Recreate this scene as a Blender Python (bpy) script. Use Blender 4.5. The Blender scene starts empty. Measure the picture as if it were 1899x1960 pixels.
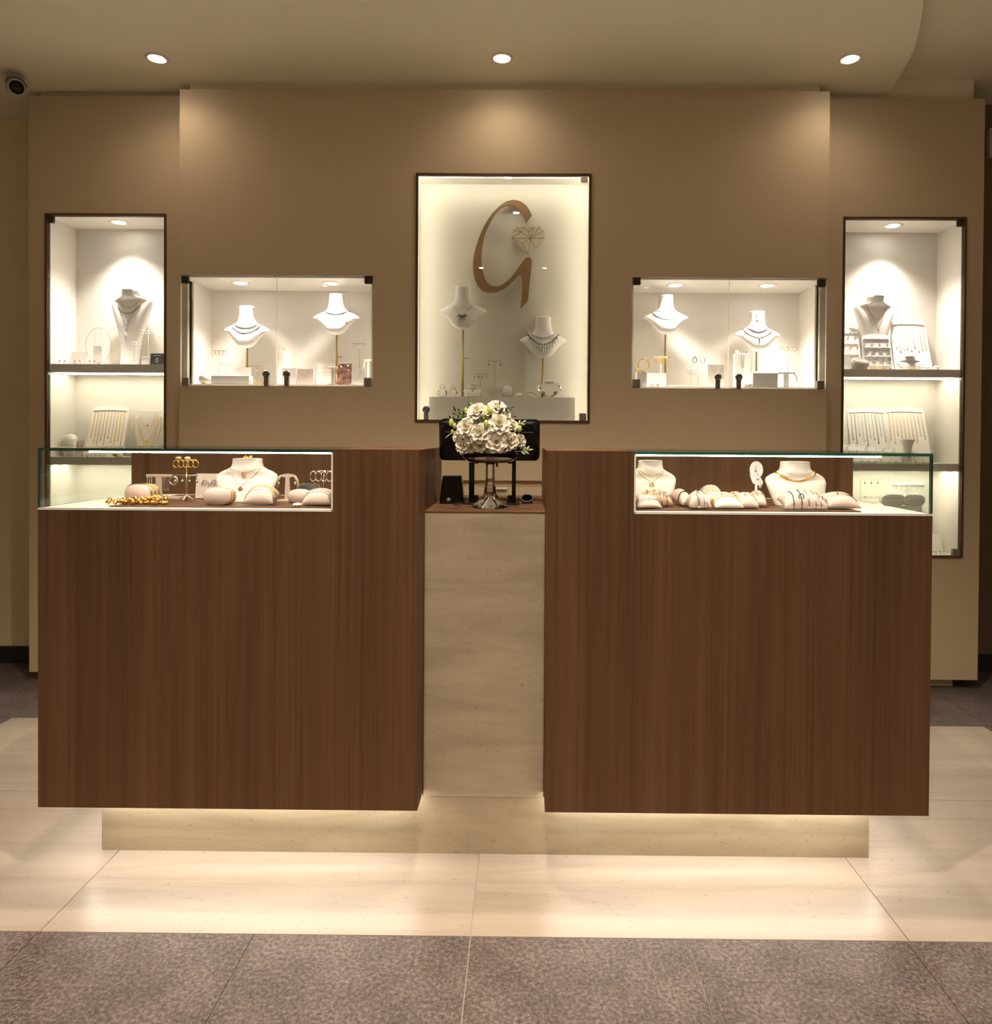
import bpy, bmesh, math, random
from mathutils import Vector, Matrix
random.seed(7)
sc = bpy.context.scene
C = sc.collection
PI = math.pi

# ------------------------------------------------------------------ camera
FPX, W_PX, H_PX = 1400.0, 1899.0, 1960.0
CX, CY = 992.0161, 853.2222
YAW, PITCH, ROLL = 0.0070, 0.0110, 0.0064
CAM = Vector((0.1043, -1.8973, 1.15))
_fw = Vector((-math.sin(YAW) * math.cos(PITCH), math.cos(YAW) * math.cos(PITCH), -math.sin(PITCH)))
_r0 = Vector((math.cos(YAW), math.sin(YAW), 0))
_u0 = _r0.cross(_fw)
_r = math.cos(ROLL) * _r0 + math.sin(ROLL) * _u0
_u = -math.sin(ROLL) * _r0 + math.cos(ROLL) * _u0
cd = bpy.data.cameras.new('camera')
cd.sensor_fit = 'HORIZONTAL'
cd.sensor_width = 36.0
cd.lens = FPX / W_PX * 36.0
cd.shift_x = (W_PX / 2 - CX) / W_PX
cd.shift_y = (CY - H_PX / 2) / W_PX
cd.clip_start = 0.02
cam = bpy.data.objects.new('camera', cd)
C.objects.link(cam)
M3 = Matrix((_r, _u, -_fw)).transposed()
cam.matrix_world = Matrix.Translation(CAM) @ M3.to_4x4()
sc.camera = cam

def at(u, v, y):
    """world x, z of the ray through photo pixel (u, v) at depth plane y"""
    d = _fw + _r * ((u - CX) / FPX) + _u * ((CY - v) / FPX)
    t = (y - CAM.y) / d.y
    p = CAM + d * t
    return p.x, p.z

def px(y):            # metres per photo pixel at depth plane y
    return (y - CAM.y) / FPX

# ------------------------------------------------------------------ world, exposure
w = bpy.data.worlds.new('world')
sc.world = w
w.use_nodes = True
w.node_tree.nodes['Background'].inputs[0].default_value = (1.0, 0.86, 0.66, 1)
w.node_tree.nodes['Background'].inputs[1].default_value = 0.0
sc.view_settings.view_transform = 'Standard'
sc.view_settings.look = 'None'
sc.view_settings.gamma = 1.0
sc.view_settings.use_curve_mapping = False
sc.view_settings.exposure = 0.95

# light strengths
WARM = (1.0, 0.80, 0.58)
COOL = (1.0, 0.93, 0.74)
NEUT = (1.0, 0.86, 0.66)
CASEW = (1.0, 0.91, 0.84)
E_WALL, E_COUNTER, E_ROOM = 3.4, 46.0, 98.0
E_CASE, E_NICHE = 22.0, 33.0

# ------------------------------------------------------------------ materials
MATS = {}
def newmat(name):
    m = bpy.data.materials.new(name)
    m.use_nodes = True
    MATS[name] = m
    return m, m.node_tree.nodes, m.node_tree.links, m.node_tree.nodes['Principled BSDF']

def plain(name, col, rough=0.5, metal=0.0, spec=0.5, bump=0.0, scale=60.0, var=0.04, coat=0.0, trans=0.0, ior=1.45):
    m, n, l, b = newmat(name)
    b.inputs['Roughness'].default_value = rough
    b.inputs['Metallic'].default_value = metal
    b.inputs['Specular IOR Level'].default_value = spec
    b.inputs['Coat Weight'].default_value = coat
    b.inputs['Transmission Weight'].default_value = trans
    b.inputs['IOR'].default_value = ior
    tc = n.new('ShaderNodeTexCoord')
    nz = n.new('ShaderNodeTexNoise')
    nz.inputs['Scale'].default_value = scale
    nz.inputs['Detail'].default_value = 4
    l.new(tc.outputs['Object'], nz.inputs['Vector'])
    cr = n.new('ShaderNodeValToRGB')
    cr.color_ramp.elements[0].position = 0.3
    cr.color_ramp.elements[1].position = 0.7
    cr.color_ramp.elements[0].color = tuple(max(0, c * (1 - var)) for c in col) + (1,)
    cr.color_ramp.elements[1].color = tuple(min(1, c * (1 + var)) for c in col) + (1,)
    l.new(nz.outputs['Fac'], cr.inputs['Fac'])
    l.new(cr.outputs['Color'], b.inputs['Base Color'])
    if bump > 0:
        bp = n.new('ShaderNodeBump')
        bp.inputs['Strength'].default_value = bump
        bp.inputs['Distance'].default_value = 0.002
        l.new(nz.outputs['Fac'], bp.inputs['Height'])
        l.new(bp.outputs['Normal'], b.inputs['Normal'])
    return m

def emit(name, col, strength):
    m, n, l, b = newmat(name)
    b.inputs['Base Color'].default_value = (0.9, 0.9, 0.85, 1)
    b.inputs['Emission Color'].default_value = tuple(col) + (1,)
    b.inputs['Emission Strength'].default_value = strength
    return m

def grain(name, c0, c1, c2, rough=0.5, sx=90.0, sz=1.2, spec=0.18):
    """straight vertical wood veneer"""
    m, n, l, b = newmat(name)
    tc = n.new('ShaderNodeTexCoord')
    mp = n.new('ShaderNodeMapping')
    mp.inputs['Scale'].default_value = (sx, sx, sz)
    l.new(tc.outputs['Object'], mp.inputs['Vector'])
    a = n.new('ShaderNodeTexNoise'); a.inputs['Scale'].default_value = 1.0; a.inputs['Detail'].default_value = 6; a.inputs['Roughness'].default_value = 0.7
    l.new(mp.outputs['Vector'], a.inputs['Vector'])
    mp2 = n.new('ShaderNodeMapping'); mp2.inputs['Scale'].default_value = (12, 12, 0.5)
    l.new(tc.outputs['Object'], mp2.inputs['Vector'])
    a2 = n.new('ShaderNodeTexNoise'); a2.inputs['Scale'].default_value = 1.0; a2.inputs['Detail'].default_value = 3
    l.new(mp2.outputs['Vector'], a2.inputs['Vector'])
    mx = n.new('ShaderNodeMix'); mx.data_type = 'FLOAT'; mx.inputs[0].default_value = 0.45
    l.new(a.outputs['Fac'], mx.inputs[2]); l.new(a2.outputs['Fac'], mx.inputs[3])
    cr = n.new('ShaderNodeValToRGB')
    e = cr.color_ramp.elements
    e[0].position = 0.34; e[0].color = tuple(c0) + (1,)
    e[1].position = 0.68; e[1].color = tuple(c2) + (1,)
    k = e.new(0.5); k.color = tuple(c1) + (1,)
    l.new(mx.outputs[0], cr.inputs['Fac'])
    l.new(cr.outputs['Color'], b.inputs['Base Color'])
    b.inputs['Roughness'].default_value = rough
    b.inputs['Specular IOR Level'].default_value = spec
    bp = n.new('ShaderNodeBump'); bp.inputs['Strength'].default_value = 0.12; bp.inputs['Distance'].default_value = 0.001
    l.new(a.outputs['Fac'], bp.inputs['Height']); l.new(bp.outputs['Normal'], b.inputs['Normal'])
    return m

def travertine(name, c0, c1, c2, sc3=(1.3, 6.0, 14.0), rough=0.35, pits=True, spec=0.5):
    m, n, l, b = newmat(name)
    tc = n.new('ShaderNodeTexCoord')
    mp = n.new('ShaderNodeMapping'); mp.inputs['Scale'].default_value = sc3
    l.new(tc.outputs['Object'], mp.inputs['Vector'])
    a = n.new('ShaderNodeTexNoise'); a.inputs['Scale'].default_value = 1.0; a.inputs['Detail'].default_value = 8
    a.inputs['Roughness'].default_value = 0.62; a.inputs['Distortion'].default_value = 0.6
    l.new(mp.outputs['Vector'], a.inputs['Vector'])
    cr = n.new('ShaderNodeValToRGB')
    e = cr.color_ramp.elements
    e[0].position = 0.32; e[0].color = tuple(c0) + (1,)
    e[1].position = 0.70; e[1].color = tuple(c2) + (1,)
    k = e.new(0.5); k.color = tuple(c1) + (1,)
    l.new(a.outputs['Fac'], cr.inputs['Fac'])
    col = cr.outputs['Color']
    if pits:
        mp2 = n.new('ShaderNodeMapping'); mp2.inputs['Scale'].default_value = (60, 90, 120)
        l.new(tc.outputs['Object'], mp2.inputs['Vector'])
        p = n.new('ShaderNodeTexNoise'); p.inputs['Scale'].default_value = 1.0; p.inputs['Detail'].default_value = 3
        l.new(mp2.outputs['Vector'], p.inputs['Vector'])
        pr = n.new('ShaderNodeValToRGB')
        pr.color_ramp.elements[0].position = 0.27; pr.color_ramp.elements[0].color = (0.72, 0.68, 0.6, 1)
        pr.color_ramp.elements[1].position = 0.36; pr.color_ramp.elements[1].color = (1, 1, 1, 1)
        l.new(p.outputs['Fac'], pr.inputs['Fac'])
        mm = n.new('ShaderNodeMix'); mm.data_type = 'RGBA'; mm.blend_type = 'MULTIPLY'; mm.inputs[0].default_value = 1.0
        l.new(col, mm.inputs[6]); l.new(pr.outputs['Color'], mm.inputs[7])
        col = mm.outputs[2]
    l.new(col, b.inputs['Base Color'])
    b.inputs['Roughness'].default_value = rough
    b.inputs['Specular IOR Level'].default_value = spec
    return m

def darkstone(name):
    m, n, l, b = newmat(name)
    tc = n.new('ShaderNodeTexCoord')
    geo = n.new('ShaderNodeObjectInfo')
    add = n.new('ShaderNodeVectorMath'); add.operation = 'ADD'
    l.new(tc.outputs['Object'], add.inputs[0]); l.new(geo.outputs['Location'], add.inputs[1])
    a = n.new('ShaderNodeTexNoise'); a.inputs['Scale'].default_value = 110; a.inputs['Detail'].default_value = 9; a.inputs['Roughness'].default_value = 0.85
    l.new(add.outputs[0], a.inputs['Vector'])
    a2 = n.new('ShaderNodeTexNoise'); a2.inputs['Scale'].default_value = 9; a2.inputs['Detail'].default_value = 4
    l.new(add.outputs[0], a2.inputs['Vector'])
    mx = n.new('ShaderNodeMix'); mx.data_type = 'FLOAT'; mx.inputs[0].default_value = 0.13
    l.new(a.outputs['Fac'], mx.inputs[2]); l.new(a2.outputs['Fac'], mx.inputs[3])
    cr = n.new('ShaderNodeValToRGB')
    e = cr.color_ramp.elements
    e[0].position = 0.40; e[0].color = (0.027, 0.0195, 0.0190, 1)
    e[1].position = 0.61; e[1].color = (0.28, 0.215, 0.208, 1)
    k = e.new(0.5); k.color = (0.112, 0.085, 0.082, 1)
    l.new(mx.outputs[0], cr.inputs['Fac'])
    l.new(cr.outputs['Color'], b.inputs['Base Color'])
    b.inputs['Roughness'].default_value = 0.5
    bp = n.new('ShaderNodeBump'); bp.inputs['Strength'].default_value = 0.25; bp.inputs['Distance'].default_value = 0.001
    l.new(a.outputs['Fac'], bp.inputs['Height']); l.new(bp.outputs['Normal'], b.inputs['Normal'])
    return m

def thin_glass(name, tint=(0.97, 0.99, 0.97), refl=0.7):
    m, n, l, b = newmat(name)
    n.remove(b)
    out = n['Material Output']
    t = n.new('ShaderNodeBsdfTransparent'); t.inputs[0].default_value = tuple(tint) + (1,)
    g = n.new('ShaderNodeBsdfGlossy'); g.inputs['Roughness'].default_value = 0.0
    g.inputs['Color'].default_value = (refl, refl, refl, 1)
    # reflection by viewing angle (Schlick), the same on both faces of the pane
    lw = n.new('ShaderNodeLayerWeight'); lw.inputs['Blend'].default_value = 0.5
    pw = n.new('ShaderNodeMath'); pw.operation = 'POWER'; pw.inputs[1].default_value = 5.0
    l.new(lw.outputs['Facing'], pw.inputs[0])
    f = n.new('ShaderNodeMath'); f.operation = 'MULTIPLY_ADD'; f.inputs[1].default_value = 0.96; f.inputs[2].default_value = 0.035
    l.new(pw.outputs[0], f.inputs[0])
    mx = n.new('ShaderNodeMixShader')
    l.new(f.outputs[0], mx.inputs[0]); l.new(t.outputs[0], mx.inputs[1]); l.new(g.outputs[0], mx.inputs[2])
    l.new(mx.outputs[0], out.inputs['Surface'])
    return m

plain('wall_paint', (0.60, 0.475, 0.32), 0.75, bump=0.06, scale=180, var=0.02, spec=0.3)
plain('ceiling_paint', (0.88, 0.82, 0.62), 0.85, var=0.012, scale=6, spec=0.2)
plain('cream_paint', (0.74, 0.65, 0.40), 0.8, var=0.02, scale=5, spec=0.2)
plain('brown_paint', (0.20, 0.155, 0.09), 0.8, var=0.03, scale=5, spec=0.2)
plain('room_paint', (0.90, 0.84, 0.72), 0.85, var=0.02, scale=5, spec=0.2)
plain('black_skirting', (0.018, 0.018, 0.018), 0.45)
plain('grout', (0.42, 0.37, 0.30), 0.9)
darkstone('dark_tile')
travertine('pale_tile', (0.34, 0.275, 0.225), (0.405, 0.335, 0.28), (0.465, 0.395, 0.335), (0.9, 11.0, 11.0), 0.32)
travertine('plinth_stone', (0.31, 0.245, 0.165), (0.38, 0.305, 0.21), (0.45, 0.37, 0.265), (2.0, 3.0, 11.0), 0.4)
grain('wood', (0.078, 0.038, 0.0185), (0.112, 0.055, 0.027), (0.150, 0.077, 0.040))
grain('wood_frame', (0.09, 0.045, 0.02), (0.115, 0.06, 0.028), (0.14, 0.075, 0.035))
plain('white_lacquer', (0.78, 0.74, 0.67), 0.45, var=0.01)
plain('white_edge', (0.88, 0.86, 0.80), 0.4, var=0.01)
plain('back_panel', (0.70, 0.655, 0.57), 0.6, var=0.01)
thin_glass('glass')
thin_glass('glass_clear', (0.985, 0.995, 0.985), 0.45)
plain('glass_edge', (0.012, 0.05, 0.032), 0.12, spec=0.7, var=0.1)
plain('glass_edge_green', (0.02, 0.13, 0.085), 0.1, spec=0.8, var=0.1)
plain('hinge_dark', (0.040, 0.032, 0.022), 0.4, metal=0.0, spec=0.3)
plain('steel', (0.35, 0.33, 0.29), 0.3, metal=0.9)
plain('chrome', (0.85, 0.85, 0.85), 0.12, metal=1.0)
plain('brass', (0.50, 0.36, 0.13), 0.3, metal=0.9)
plain('gold', (0.90, 0.58, 0.16), 0.18, metal=1.0)
plain('rose_gold', (0.92, 0.55, 0.36), 0.2, metal=1.0)
plain('silver', (0.62, 0.62, 0.64), 0.2, metal=1.0)
plain('dark_silver', (0.22, 0.22, 0.23), 0.3, metal=0.9)
plain('pearl', (0.86, 0.80, 0.68), 0.22, coat=0.5)
plain('white_leather', (0.88, 0.84, 0.79), 0.55, var=0.02, bump=0.05, scale=200)
plain('cream_leather', (0.82, 0.76, 0.68), 0.5, var=0.02, bump=0.05, scale=200)
plain('pink_leather', (0.58, 0.44, 0.37), 0.5, var=0.02, bump=0.05, scale=200)
plain('tan_leather', (0.45, 0.30, 0.17), 0.5, var=0.05, bump=0.1, scale=120)
plain('white_card', (0.82, 0.78, 0.72), 0.6, var=0.01)
plain('pink_card', (0.76, 0.64, 0.58), 0.6, var=0.02)
plain('photo_card', (0.42, 0.22, 0.18), 0.5, var=0.9, scale=45)
plain('black_card', (0.04, 0.045, 0.04), 0.5)
plain('print_grey', (0.42, 0.40, 0.36), 0.6)
plain('print_white', (0.75, 0.75, 0.72), 0.6)
plain('red_stone', (0.45, 0.06, 0.05), 0.15)
plain('black_plastic', (0.005, 0.004, 0.004), 0.2, spec=0.3)
plain('matte_black', (0.004, 0.004, 0.004), 0.5, spec=0.25)
plain('grey_plastic', (0.20, 0.19, 0.17), 0.4)
plain('cctv_white', (0.50, 0.46, 0.38), 0.4)
plain('lens_black', (0.008, 0.009, 0.010), 0.08, spec=0.8)
plain('black_cord', (0.02, 0.018, 0.02), 0.5)
plain('logo_brown', (0.28, 0.16, 0.06), 0.55, var=0.03)
plain('logo_beige', (0.60, 0.535, 0.40), 0.6)
plain('logo_line', (0.17, 0.13, 0.07), 0.6)
plain('ring_trim', (0.80, 0.70, 0.60), 0.35, var=0.01)
plain('petal_white', (0.86, 0.80, 0.68), 0.55, var=0.03)
plain('petal_cream', (0.84, 0.80, 0.52), 0.55, var=0.05)
plain('petal_heart', (0.55, 0.60, 0.14), 0.5, var=0.1)
plain('bud_green', (0.42, 0.50, 0.13), 0.5, var=0.2)
plain('leaf', (0.035, 0.075, 0.022), 0.4, var=0.3)
plain('leaf_pale', (0.42, 0.50, 0.26), 0.4, var=0.2)
def glassy(name, col=(1, 1, 1), rough=0.0, ior=1.5):
    m, n, l, b = newmat(name)
    b.inputs['Base Color'].default_value = tuple(col) + (1,)
    b.inputs['Roughness'].default_value = rough
    b.inputs['Transmission Weight'].default_value = 1.0
    b.inputs['IOR'].default_value = ior
glassy('crystal', (1, 1, 1), 0.0, 1.42)
plain('glass_edge_pale', (0.22, 0.30, 0.24), 0.2, spec=0.6, var=0.1)
glassy('acrylic', (0.97, 0.97, 0.97), 0.03, 1.3)
emit('lamp_lens', (1.0, 0.93, 0.82), 26.0)
emit('case_lens', (1.0, 0.93, 0.84), 14.0)
emit('led', COOL, 17.0)
emit('led_under', (1.0, 0.94, 0.80), 20.0)
emit('led_case', (1.0, 0.91, 0.83), 22.0)
emit('led_soft', (1.0, 0.93, 0.76), 16.0)

# ------------------------------------------------------------------ mesh builder
WLOC = {}
CACHE = {}
class MB:
    def __init__(s):
        s.v = []; s.f = []; s.mi = []; s.cur = 0
    def add(s, vs, fs):
        o = len(s.v)
        s.v += [tuple(p) for p in vs]
        s.f += [tuple(i + o for i in f) for f in fs]
        s.mi += [s.cur] * len(fs)
        return s
    def mat(s, i):
        s.cur = i
        return s
    def box(s, x0, x1, y0, y1, z0, z1):
        vs = [(x, y, z) for z in (z0, z1) for y in (y0, y1) for x in (x0, x1)]
        return s.add(vs, [(0, 2, 3, 1), (4, 5, 7, 6), (0, 1, 5, 4), (2, 6, 7, 3), (0, 4, 6, 2), (1, 3, 7, 5)])
    def prism(s, poly, y0, y1):
        """polygon in x,z extruded along y (poly may be concave)"""
        n = len(poly)
        bm = bmesh.new()
        a = [bm.verts.new((p[0], y0, p[1])) for p in poly]
        bm.faces.new(a).normal_update()
        bmesh.ops.triangulate(bm, faces=bm.faces[:])
        bm.verts.index_update()
        tris = [tuple(v.index for v in f.verts) for f in bm.faces]
        bm.free()
        vs = [(p[0], y0, p[1]) for p in poly] + [(p[0], y1, p[1]) for p in poly]
        fs = tris + [tuple(i + n for i in reversed(t)) for t in tris]
        fs += [(i, i + n, (i + 1) % n + n, (i + 1) % n) for i in range(n)]
        return s.add(vs, fs)
    def loft(s, rings, cap=True, closed=True):
        n = len(rings[0]); vs = [p for r in rings for p in r]; fs = []
        for k in range(len(rings) - 1):
            for i in range(n if closed else n - 1):
                j = (i + 1) % n
                fs.append((k * n + i, k * n + j, (k + 1) * n + j, (k + 1) * n + i))
        if cap:
            fs.append(tuple(reversed(range(n))))
            fs.append(tuple((len(rings) - 1) * n + i for i in range(n)))
        return s.add(vs, fs)
    def lathe(s, prof, n=24, c=(0, 0, 0), cap=True):
        rings = []
        for r, z in prof:
            rings.append([(c[0] + r * math.cos(2 * PI * i / n), c[1] + r * math.sin(2 * PI * i / n), c[2] + z) for i in range(n)])
        return s.loft(rings, cap)
    def tube(s, pts, r, n=6, closed=False, r2=None):
        pts = [Vector(p) for p in pts]
        N = len(pts); rings = []
        up = Vector((0, 0, 1))
        for i, p in enumerate(pts):
            if closed:
                t = pts[(i + 1) % N] - pts[i - 1]
            else:
                t = pts[min(i + 1, N - 1)] - pts[max(i - 1, 0)]
            t = t.normalized() if t.length > 1e-9 else Vector((0, 0, 1))
            a = t.cross(up)
            if a.length < 1e-3: a = t.cross(Vector((0, 1, 0)))
            a.normalize(); b = a.cross(t).normalized()
            rr = r if r2 is None else r + (r2 - r) * i / max(1, N - 1)
            rings.append([p + a * (rr * math.cos(2 * PI * k / n)) + b * (rr * math.sin(2 * PI * k / n)) for k in range(n)])
        if closed: rings.append(rings[0])
        return s.loft(rings, cap=not closed)
    def ball(s, c, r, nu=8, nv=6, sx=1, sy=1, sz=1):
        rings = []
        for j in range(1, nv):
            th = PI * j / nv
            rings.append([(c[0] + sx * r * math.sin(th) * math.cos(2 * PI * i / nu), c[1] + sy * r * math.sin(th) * math.sin(2 * PI * i / nu), c[2] - sz * r * math.cos(th)) for i in range(nu)])
        o = len(s.v)
        s.loft(rings, cap=False)
        k = len(s.v)
        s.v += [(c[0], c[1], c[2] - sz * r), (c[0], c[1], c[2] + sz * r)]
        L = o + (nv - 2) * nu
        for i in range(nu):
            s.f.append((k, o + (i + 1) % nu, o + i)); s.mi.append(s.cur)
            s.f.append((k + 1, L + i, L + (i + 1) % nu)); s.mi.append(s.cur)
        return s
    def mesh(s, name, smooth=False):
        me = bpy.data.meshes.new(name)
        me.from_pydata(s.v, [], s.f)
        for p, i in zip(me.polygons, s.mi): p.material_index = i
        if smooth:
            me.polygons.foreach_set('use_smooth', [True] * len(me.polygons))
        me.update()
        return me
    def build(s, name, mats, parent=None, smooth=False, world=False, bevel=0.0):
        if world and parent is not None:
            L = WLOC[parent.name]
            s.v = [(a - L[0], b - L[1], c - L[2]) for a, b, c in s.v]
        me = s.mesh(name, smooth)
        o = link(name, me, mats, parent)
        if bevel:
            md = o.modifiers.new('bevel', 'BEVEL'); md.width = bevel; md.segments = 2; md.limit_method = 'ANGLE'
        return o

def link(name, me, mats, parent=None):
    if isinstance(mats, str): mats = [mats]
    if not me.materials:
        for m in mats: me.materials.append(MATS[m])
    o = bpy.data.objects.new(name, me)
    C.objects.link(o)
    if parent is not None:
        o.parent = parent
        WLOC[o.name] = WLOC[parent.name]
    else:
        WLOC[o.name] = (0, 0, 0)
    return o

def shared(key, maker, name, mats, parent=None, smooth=False):
    """an object whose mesh is shared by all alike pieces"""
    if key not in CACHE:
        CACHE[key] = maker().mesh(name, smooth)
    return link(name, CACHE[key], mats, parent)

def thing(name, label, cat, loc=(0, 0, 0), rz=0.0, group=None, rx=0.0):
    o = bpy.data.objects.new(name, None)
    o.empty_display_size = 0.02
    C.objects.link(o)
    o.location = loc; o.rotation_euler = (rx, 0, rz)
    o['label'] = label; o['category'] = cat
    if group: o['group'] = group
    WLOC[o.name] = tuple(loc)
    return o

def tag(o, label, cat, group=None):
    o['label'] = label; o['category'] = cat
    if group: o['group'] = group
    return o

def struct(o, label=None):
    o['kind'] = 'structure'
    if label: o['label'] = label
    return o

def spot(parent, loc, energy, col, size=110, blend=0.6, radius=0.025, aim=(0, 0, -1), name='lamp'):
    d = bpy.data.lights.new(name, 'SPOT')
    d.energy = energy; d.color = col; d.spot_size = math.radians(size); d.spot_blend = blend; d.shadow_soft_size = radius
    o = bpy.data.objects.new(name, d)
    C.objects.link(o)
    L = WLOC[parent.name]
    o.parent = parent
    o.location = (loc[0] - L[0], loc[1] - L[1], loc[2] - L[2])
    o.rotation_euler = Vector(aim).to_track_quat('-Z', 'Y').to_euler()
    return o

# ------------------------------------------------------------------ main measures (metres)
X0, X1, X2, X3 = -1.1614, -0.1678, 0.1678, 1.164
ZB, ZT, ZC = 0.1739, 1.1158, 0.9613
YS, ZP, ZS = 0.1097, 0.1591, 0.9465
YCB = 0.53                      # back of the counter
YW, YW2, YBK, YROOM = 1.3916, 1.4816, 1.70, 1.76
P0, P1, PT = -1.4483, 1.4622, 2.7035
SE0, SE1, ST = -2.1903, 2.2075, 2.7150
BL0, BL1, BR0, BR1, BT, BB = -1.4433, -0.575, 0.5864, 1.4542, 1.8734, 1.3758
WL, WR, WT, WB = -0.3841, 0.4015, 2.331, 1.2185
NL0, NL1, NR0, NR1, NT, NB = -2.1131, -1.5506, 1.5654, 2.1296, 2.1728, 0.6091
ZCL, ZCU = 2.742, 2.815
RX0, RX1, RY0 = -4.2, 4.2, -6.2

# ------------------------------------------------------------------ setting: floor
floor = struct(MB().box(RX0, RX1, RY0, YROOM + 0.1, -0.08, -0.004).build('floor', 'grout'))
JG = 0.0012
def tile(x0, x1, y0, y1, mat, name):
    w_, d_ = round(x1 - x0 - 2 * JG, 4), round(y1 - y0 - 2 * JG, 4)
    o = shared(('tile', name, w_, d_), lambda: MB().box(-w_ / 2, w_ / 2, -d_ / 2, d_ / 2, -0.012, 0.0), name, mat, floor)
    o.location = ((x0 + x1) / 2, (y0 + y1) / 2, 0)
PX0, PX1, PYF, PYM, PYB = -1.965, 1.965, -0.225, 0.440, 1.047
for a, b in ((PX0, -1.008), (-1.008, -0.010), (-0.010, 0.998), (0.998, PX1)):
    tile(a, b, PYF, PYM, 'pale_tile', 'travertine_tile')
    tile(a, b, PYM, PYB, 'pale_tile', 'travertine_tile')
cols = [-0.010 + 0.5 * k for k in range(-8, 9)]
cols[0], cols[-1] = RX0, RX1
rows_front = [PYF - k for k in range(0, 6)] + [RY0]
for i in range(len(rows_front) - 1):
    for j in range(len(cols) - 1):
        tile(cols[j], cols[j + 1], rows_front[i + 1], rows_front[i], 'dark_tile', 'stone_tile')
for j in range(len(cols) - 1):
    a, b = cols[j], cols[j + 1]
    tile(a, b, PYB, YROOM + 0.09, 'dark_tile', 'stone_tile')
    for q0, q1 in ((PYF, PYM), (PYM, PYB)):
        if b < PX0 + 0.02 and b - a > 0.01: tile(a, min(b, PX0), q0, q1, 'dark_tile', 'stone_tile')
        if a > PX1 - 0.02: tile(max(a, PX1), b, q0, q1, 'dark_tile', 'stone_tile')
    if a < PX0 < b - 0.02:
        for q0, q1 in ((PYF, PYM), (PYM, PYB)): tile(a, PX0, q0, q1, 'dark_tile', 'stone_tile')
    if a + 0.02 < PX1 < b:
        for q0, q1 in ((PYF, PYM), (PYM, PYB)): tile(PX1, b, q0, q1, 'dark_tile', 'stone_tile')

# ------------------------------------------------------------------ setting: room shell
struct(MB().box(RX0, SE0 + 0.02, YROOM, YROOM + 0.1, 0, ZCU).build('wall_back_left', 'cream_paint'))
struct(MB().box(SE1 - 0.02, RX1, YROOM, YROOM + 0.1, 0, ZCU).build('wall_back_right', 'brown_paint'))
struct(MB().box(SE0 + 0.02, SE1 - 0.02, YROOM, YROOM + 0.1, 0, ZCU).build('wall_back', 'room_paint'))
struct(MB().box(RX0 - 0.1, RX0, RY0, YROOM, 0, ZCU).build('wall_left', 'room_paint'))
struct(MB().box(RX1, RX1 + 0.1, RY0, YROOM, 0, ZCU).build('wall_right', 'room_paint'))
struct(MB().box(RX0, RX1, RY0 - 0.1, RY0, 0, ZCU).build('wall_front', 'room_paint'))
struct(MB().box(RX0, SE0 + 0.03, YROOM - 0.012, YROOM, 0, 0.085).build('baseboard_left', 'black_skirting'))
struct(MB().box(SE1 - 0.03, RX1, YROOM - 0.012, YROOM, 0, 0.085).build('baseboard_right', 'black_skirting'))
struct(MB().box(RX0, RX1, RY0, YROOM, ZCU, ZCU + 0.1).build('ceiling', 'ceiling_paint'))
# lowered ceiling board with its curved edge: circle through three points of the edge
def circle3(a, b, c):
    ax, ay = a; bx, by = b; cx, cy = c
    d = 2 * (ax * (by - cy) + bx * (cy - ay) + cx * (ay - by))
    ux = ((ax * ax + ay * ay) * (by - cy) + (bx * bx + by * by) * (cy - ay) + (cx * cx + cy * cy) * (ay - by)) / d
    uy = ((ax * ax + ay * ay) * (cx - bx) + (bx * bx + by * by) * (ax - cx) + (cx * cx + cy * cy) * (bx - ax)) / d
    return ux, uy, math.hypot(ax - ux, ay - uy)
def ceil_pt(u, v):
    d = _fw + _r * ((u - CX) / FPX) + _u * ((CY - v) / FPX)
    t = (ZCL - CAM.z) / d.z
    p = CAM + d * t
    return p.x, p.y
ccx, ccy, ccr = circle3(ceil_pt(1767, 0), ceil_pt(1757, 69), ceil_pt(1710, 165))
poly = []
yend = YROOM - 0.002
a0 = math.asin(max(-1, min(1, (yend - ccy) / ccr)))
for i in range(41):
    a = a0 + (-PI / 2 - a0) * i / 40
    poly.append((ccx + ccr * math.cos(a), ccy + ccr * math.sin(a)))
poly += [(RX0 + 0.002, poly[-1][1]), (RX0 + 0.002, yend)]
m = MB()
bm = bmesh.new()
bm.faces.new([bm.verts.new((p[0], p[1], 0)) for p in poly]).normal_update()
bmesh.ops.triangulate(bm, faces=bm.faces[:]); bm.verts.index_update()
tris = [tuple(v.index for v in f.verts) for f in bm.faces]; bm.free()
n = len(poly)
m.add([(p[0], p[1], ZCL) for p in poly] + [(p[0], p[1], ZCU) for p in poly],
      tris + [tuple(i + n for i in reversed(t)) for t in tris] + [(i, (i + 1) % n, (i + 1) % n + n, i + n) for i in range(n)])
struct(m.build('ceiling_lowered', 'ceiling_paint'))

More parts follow.
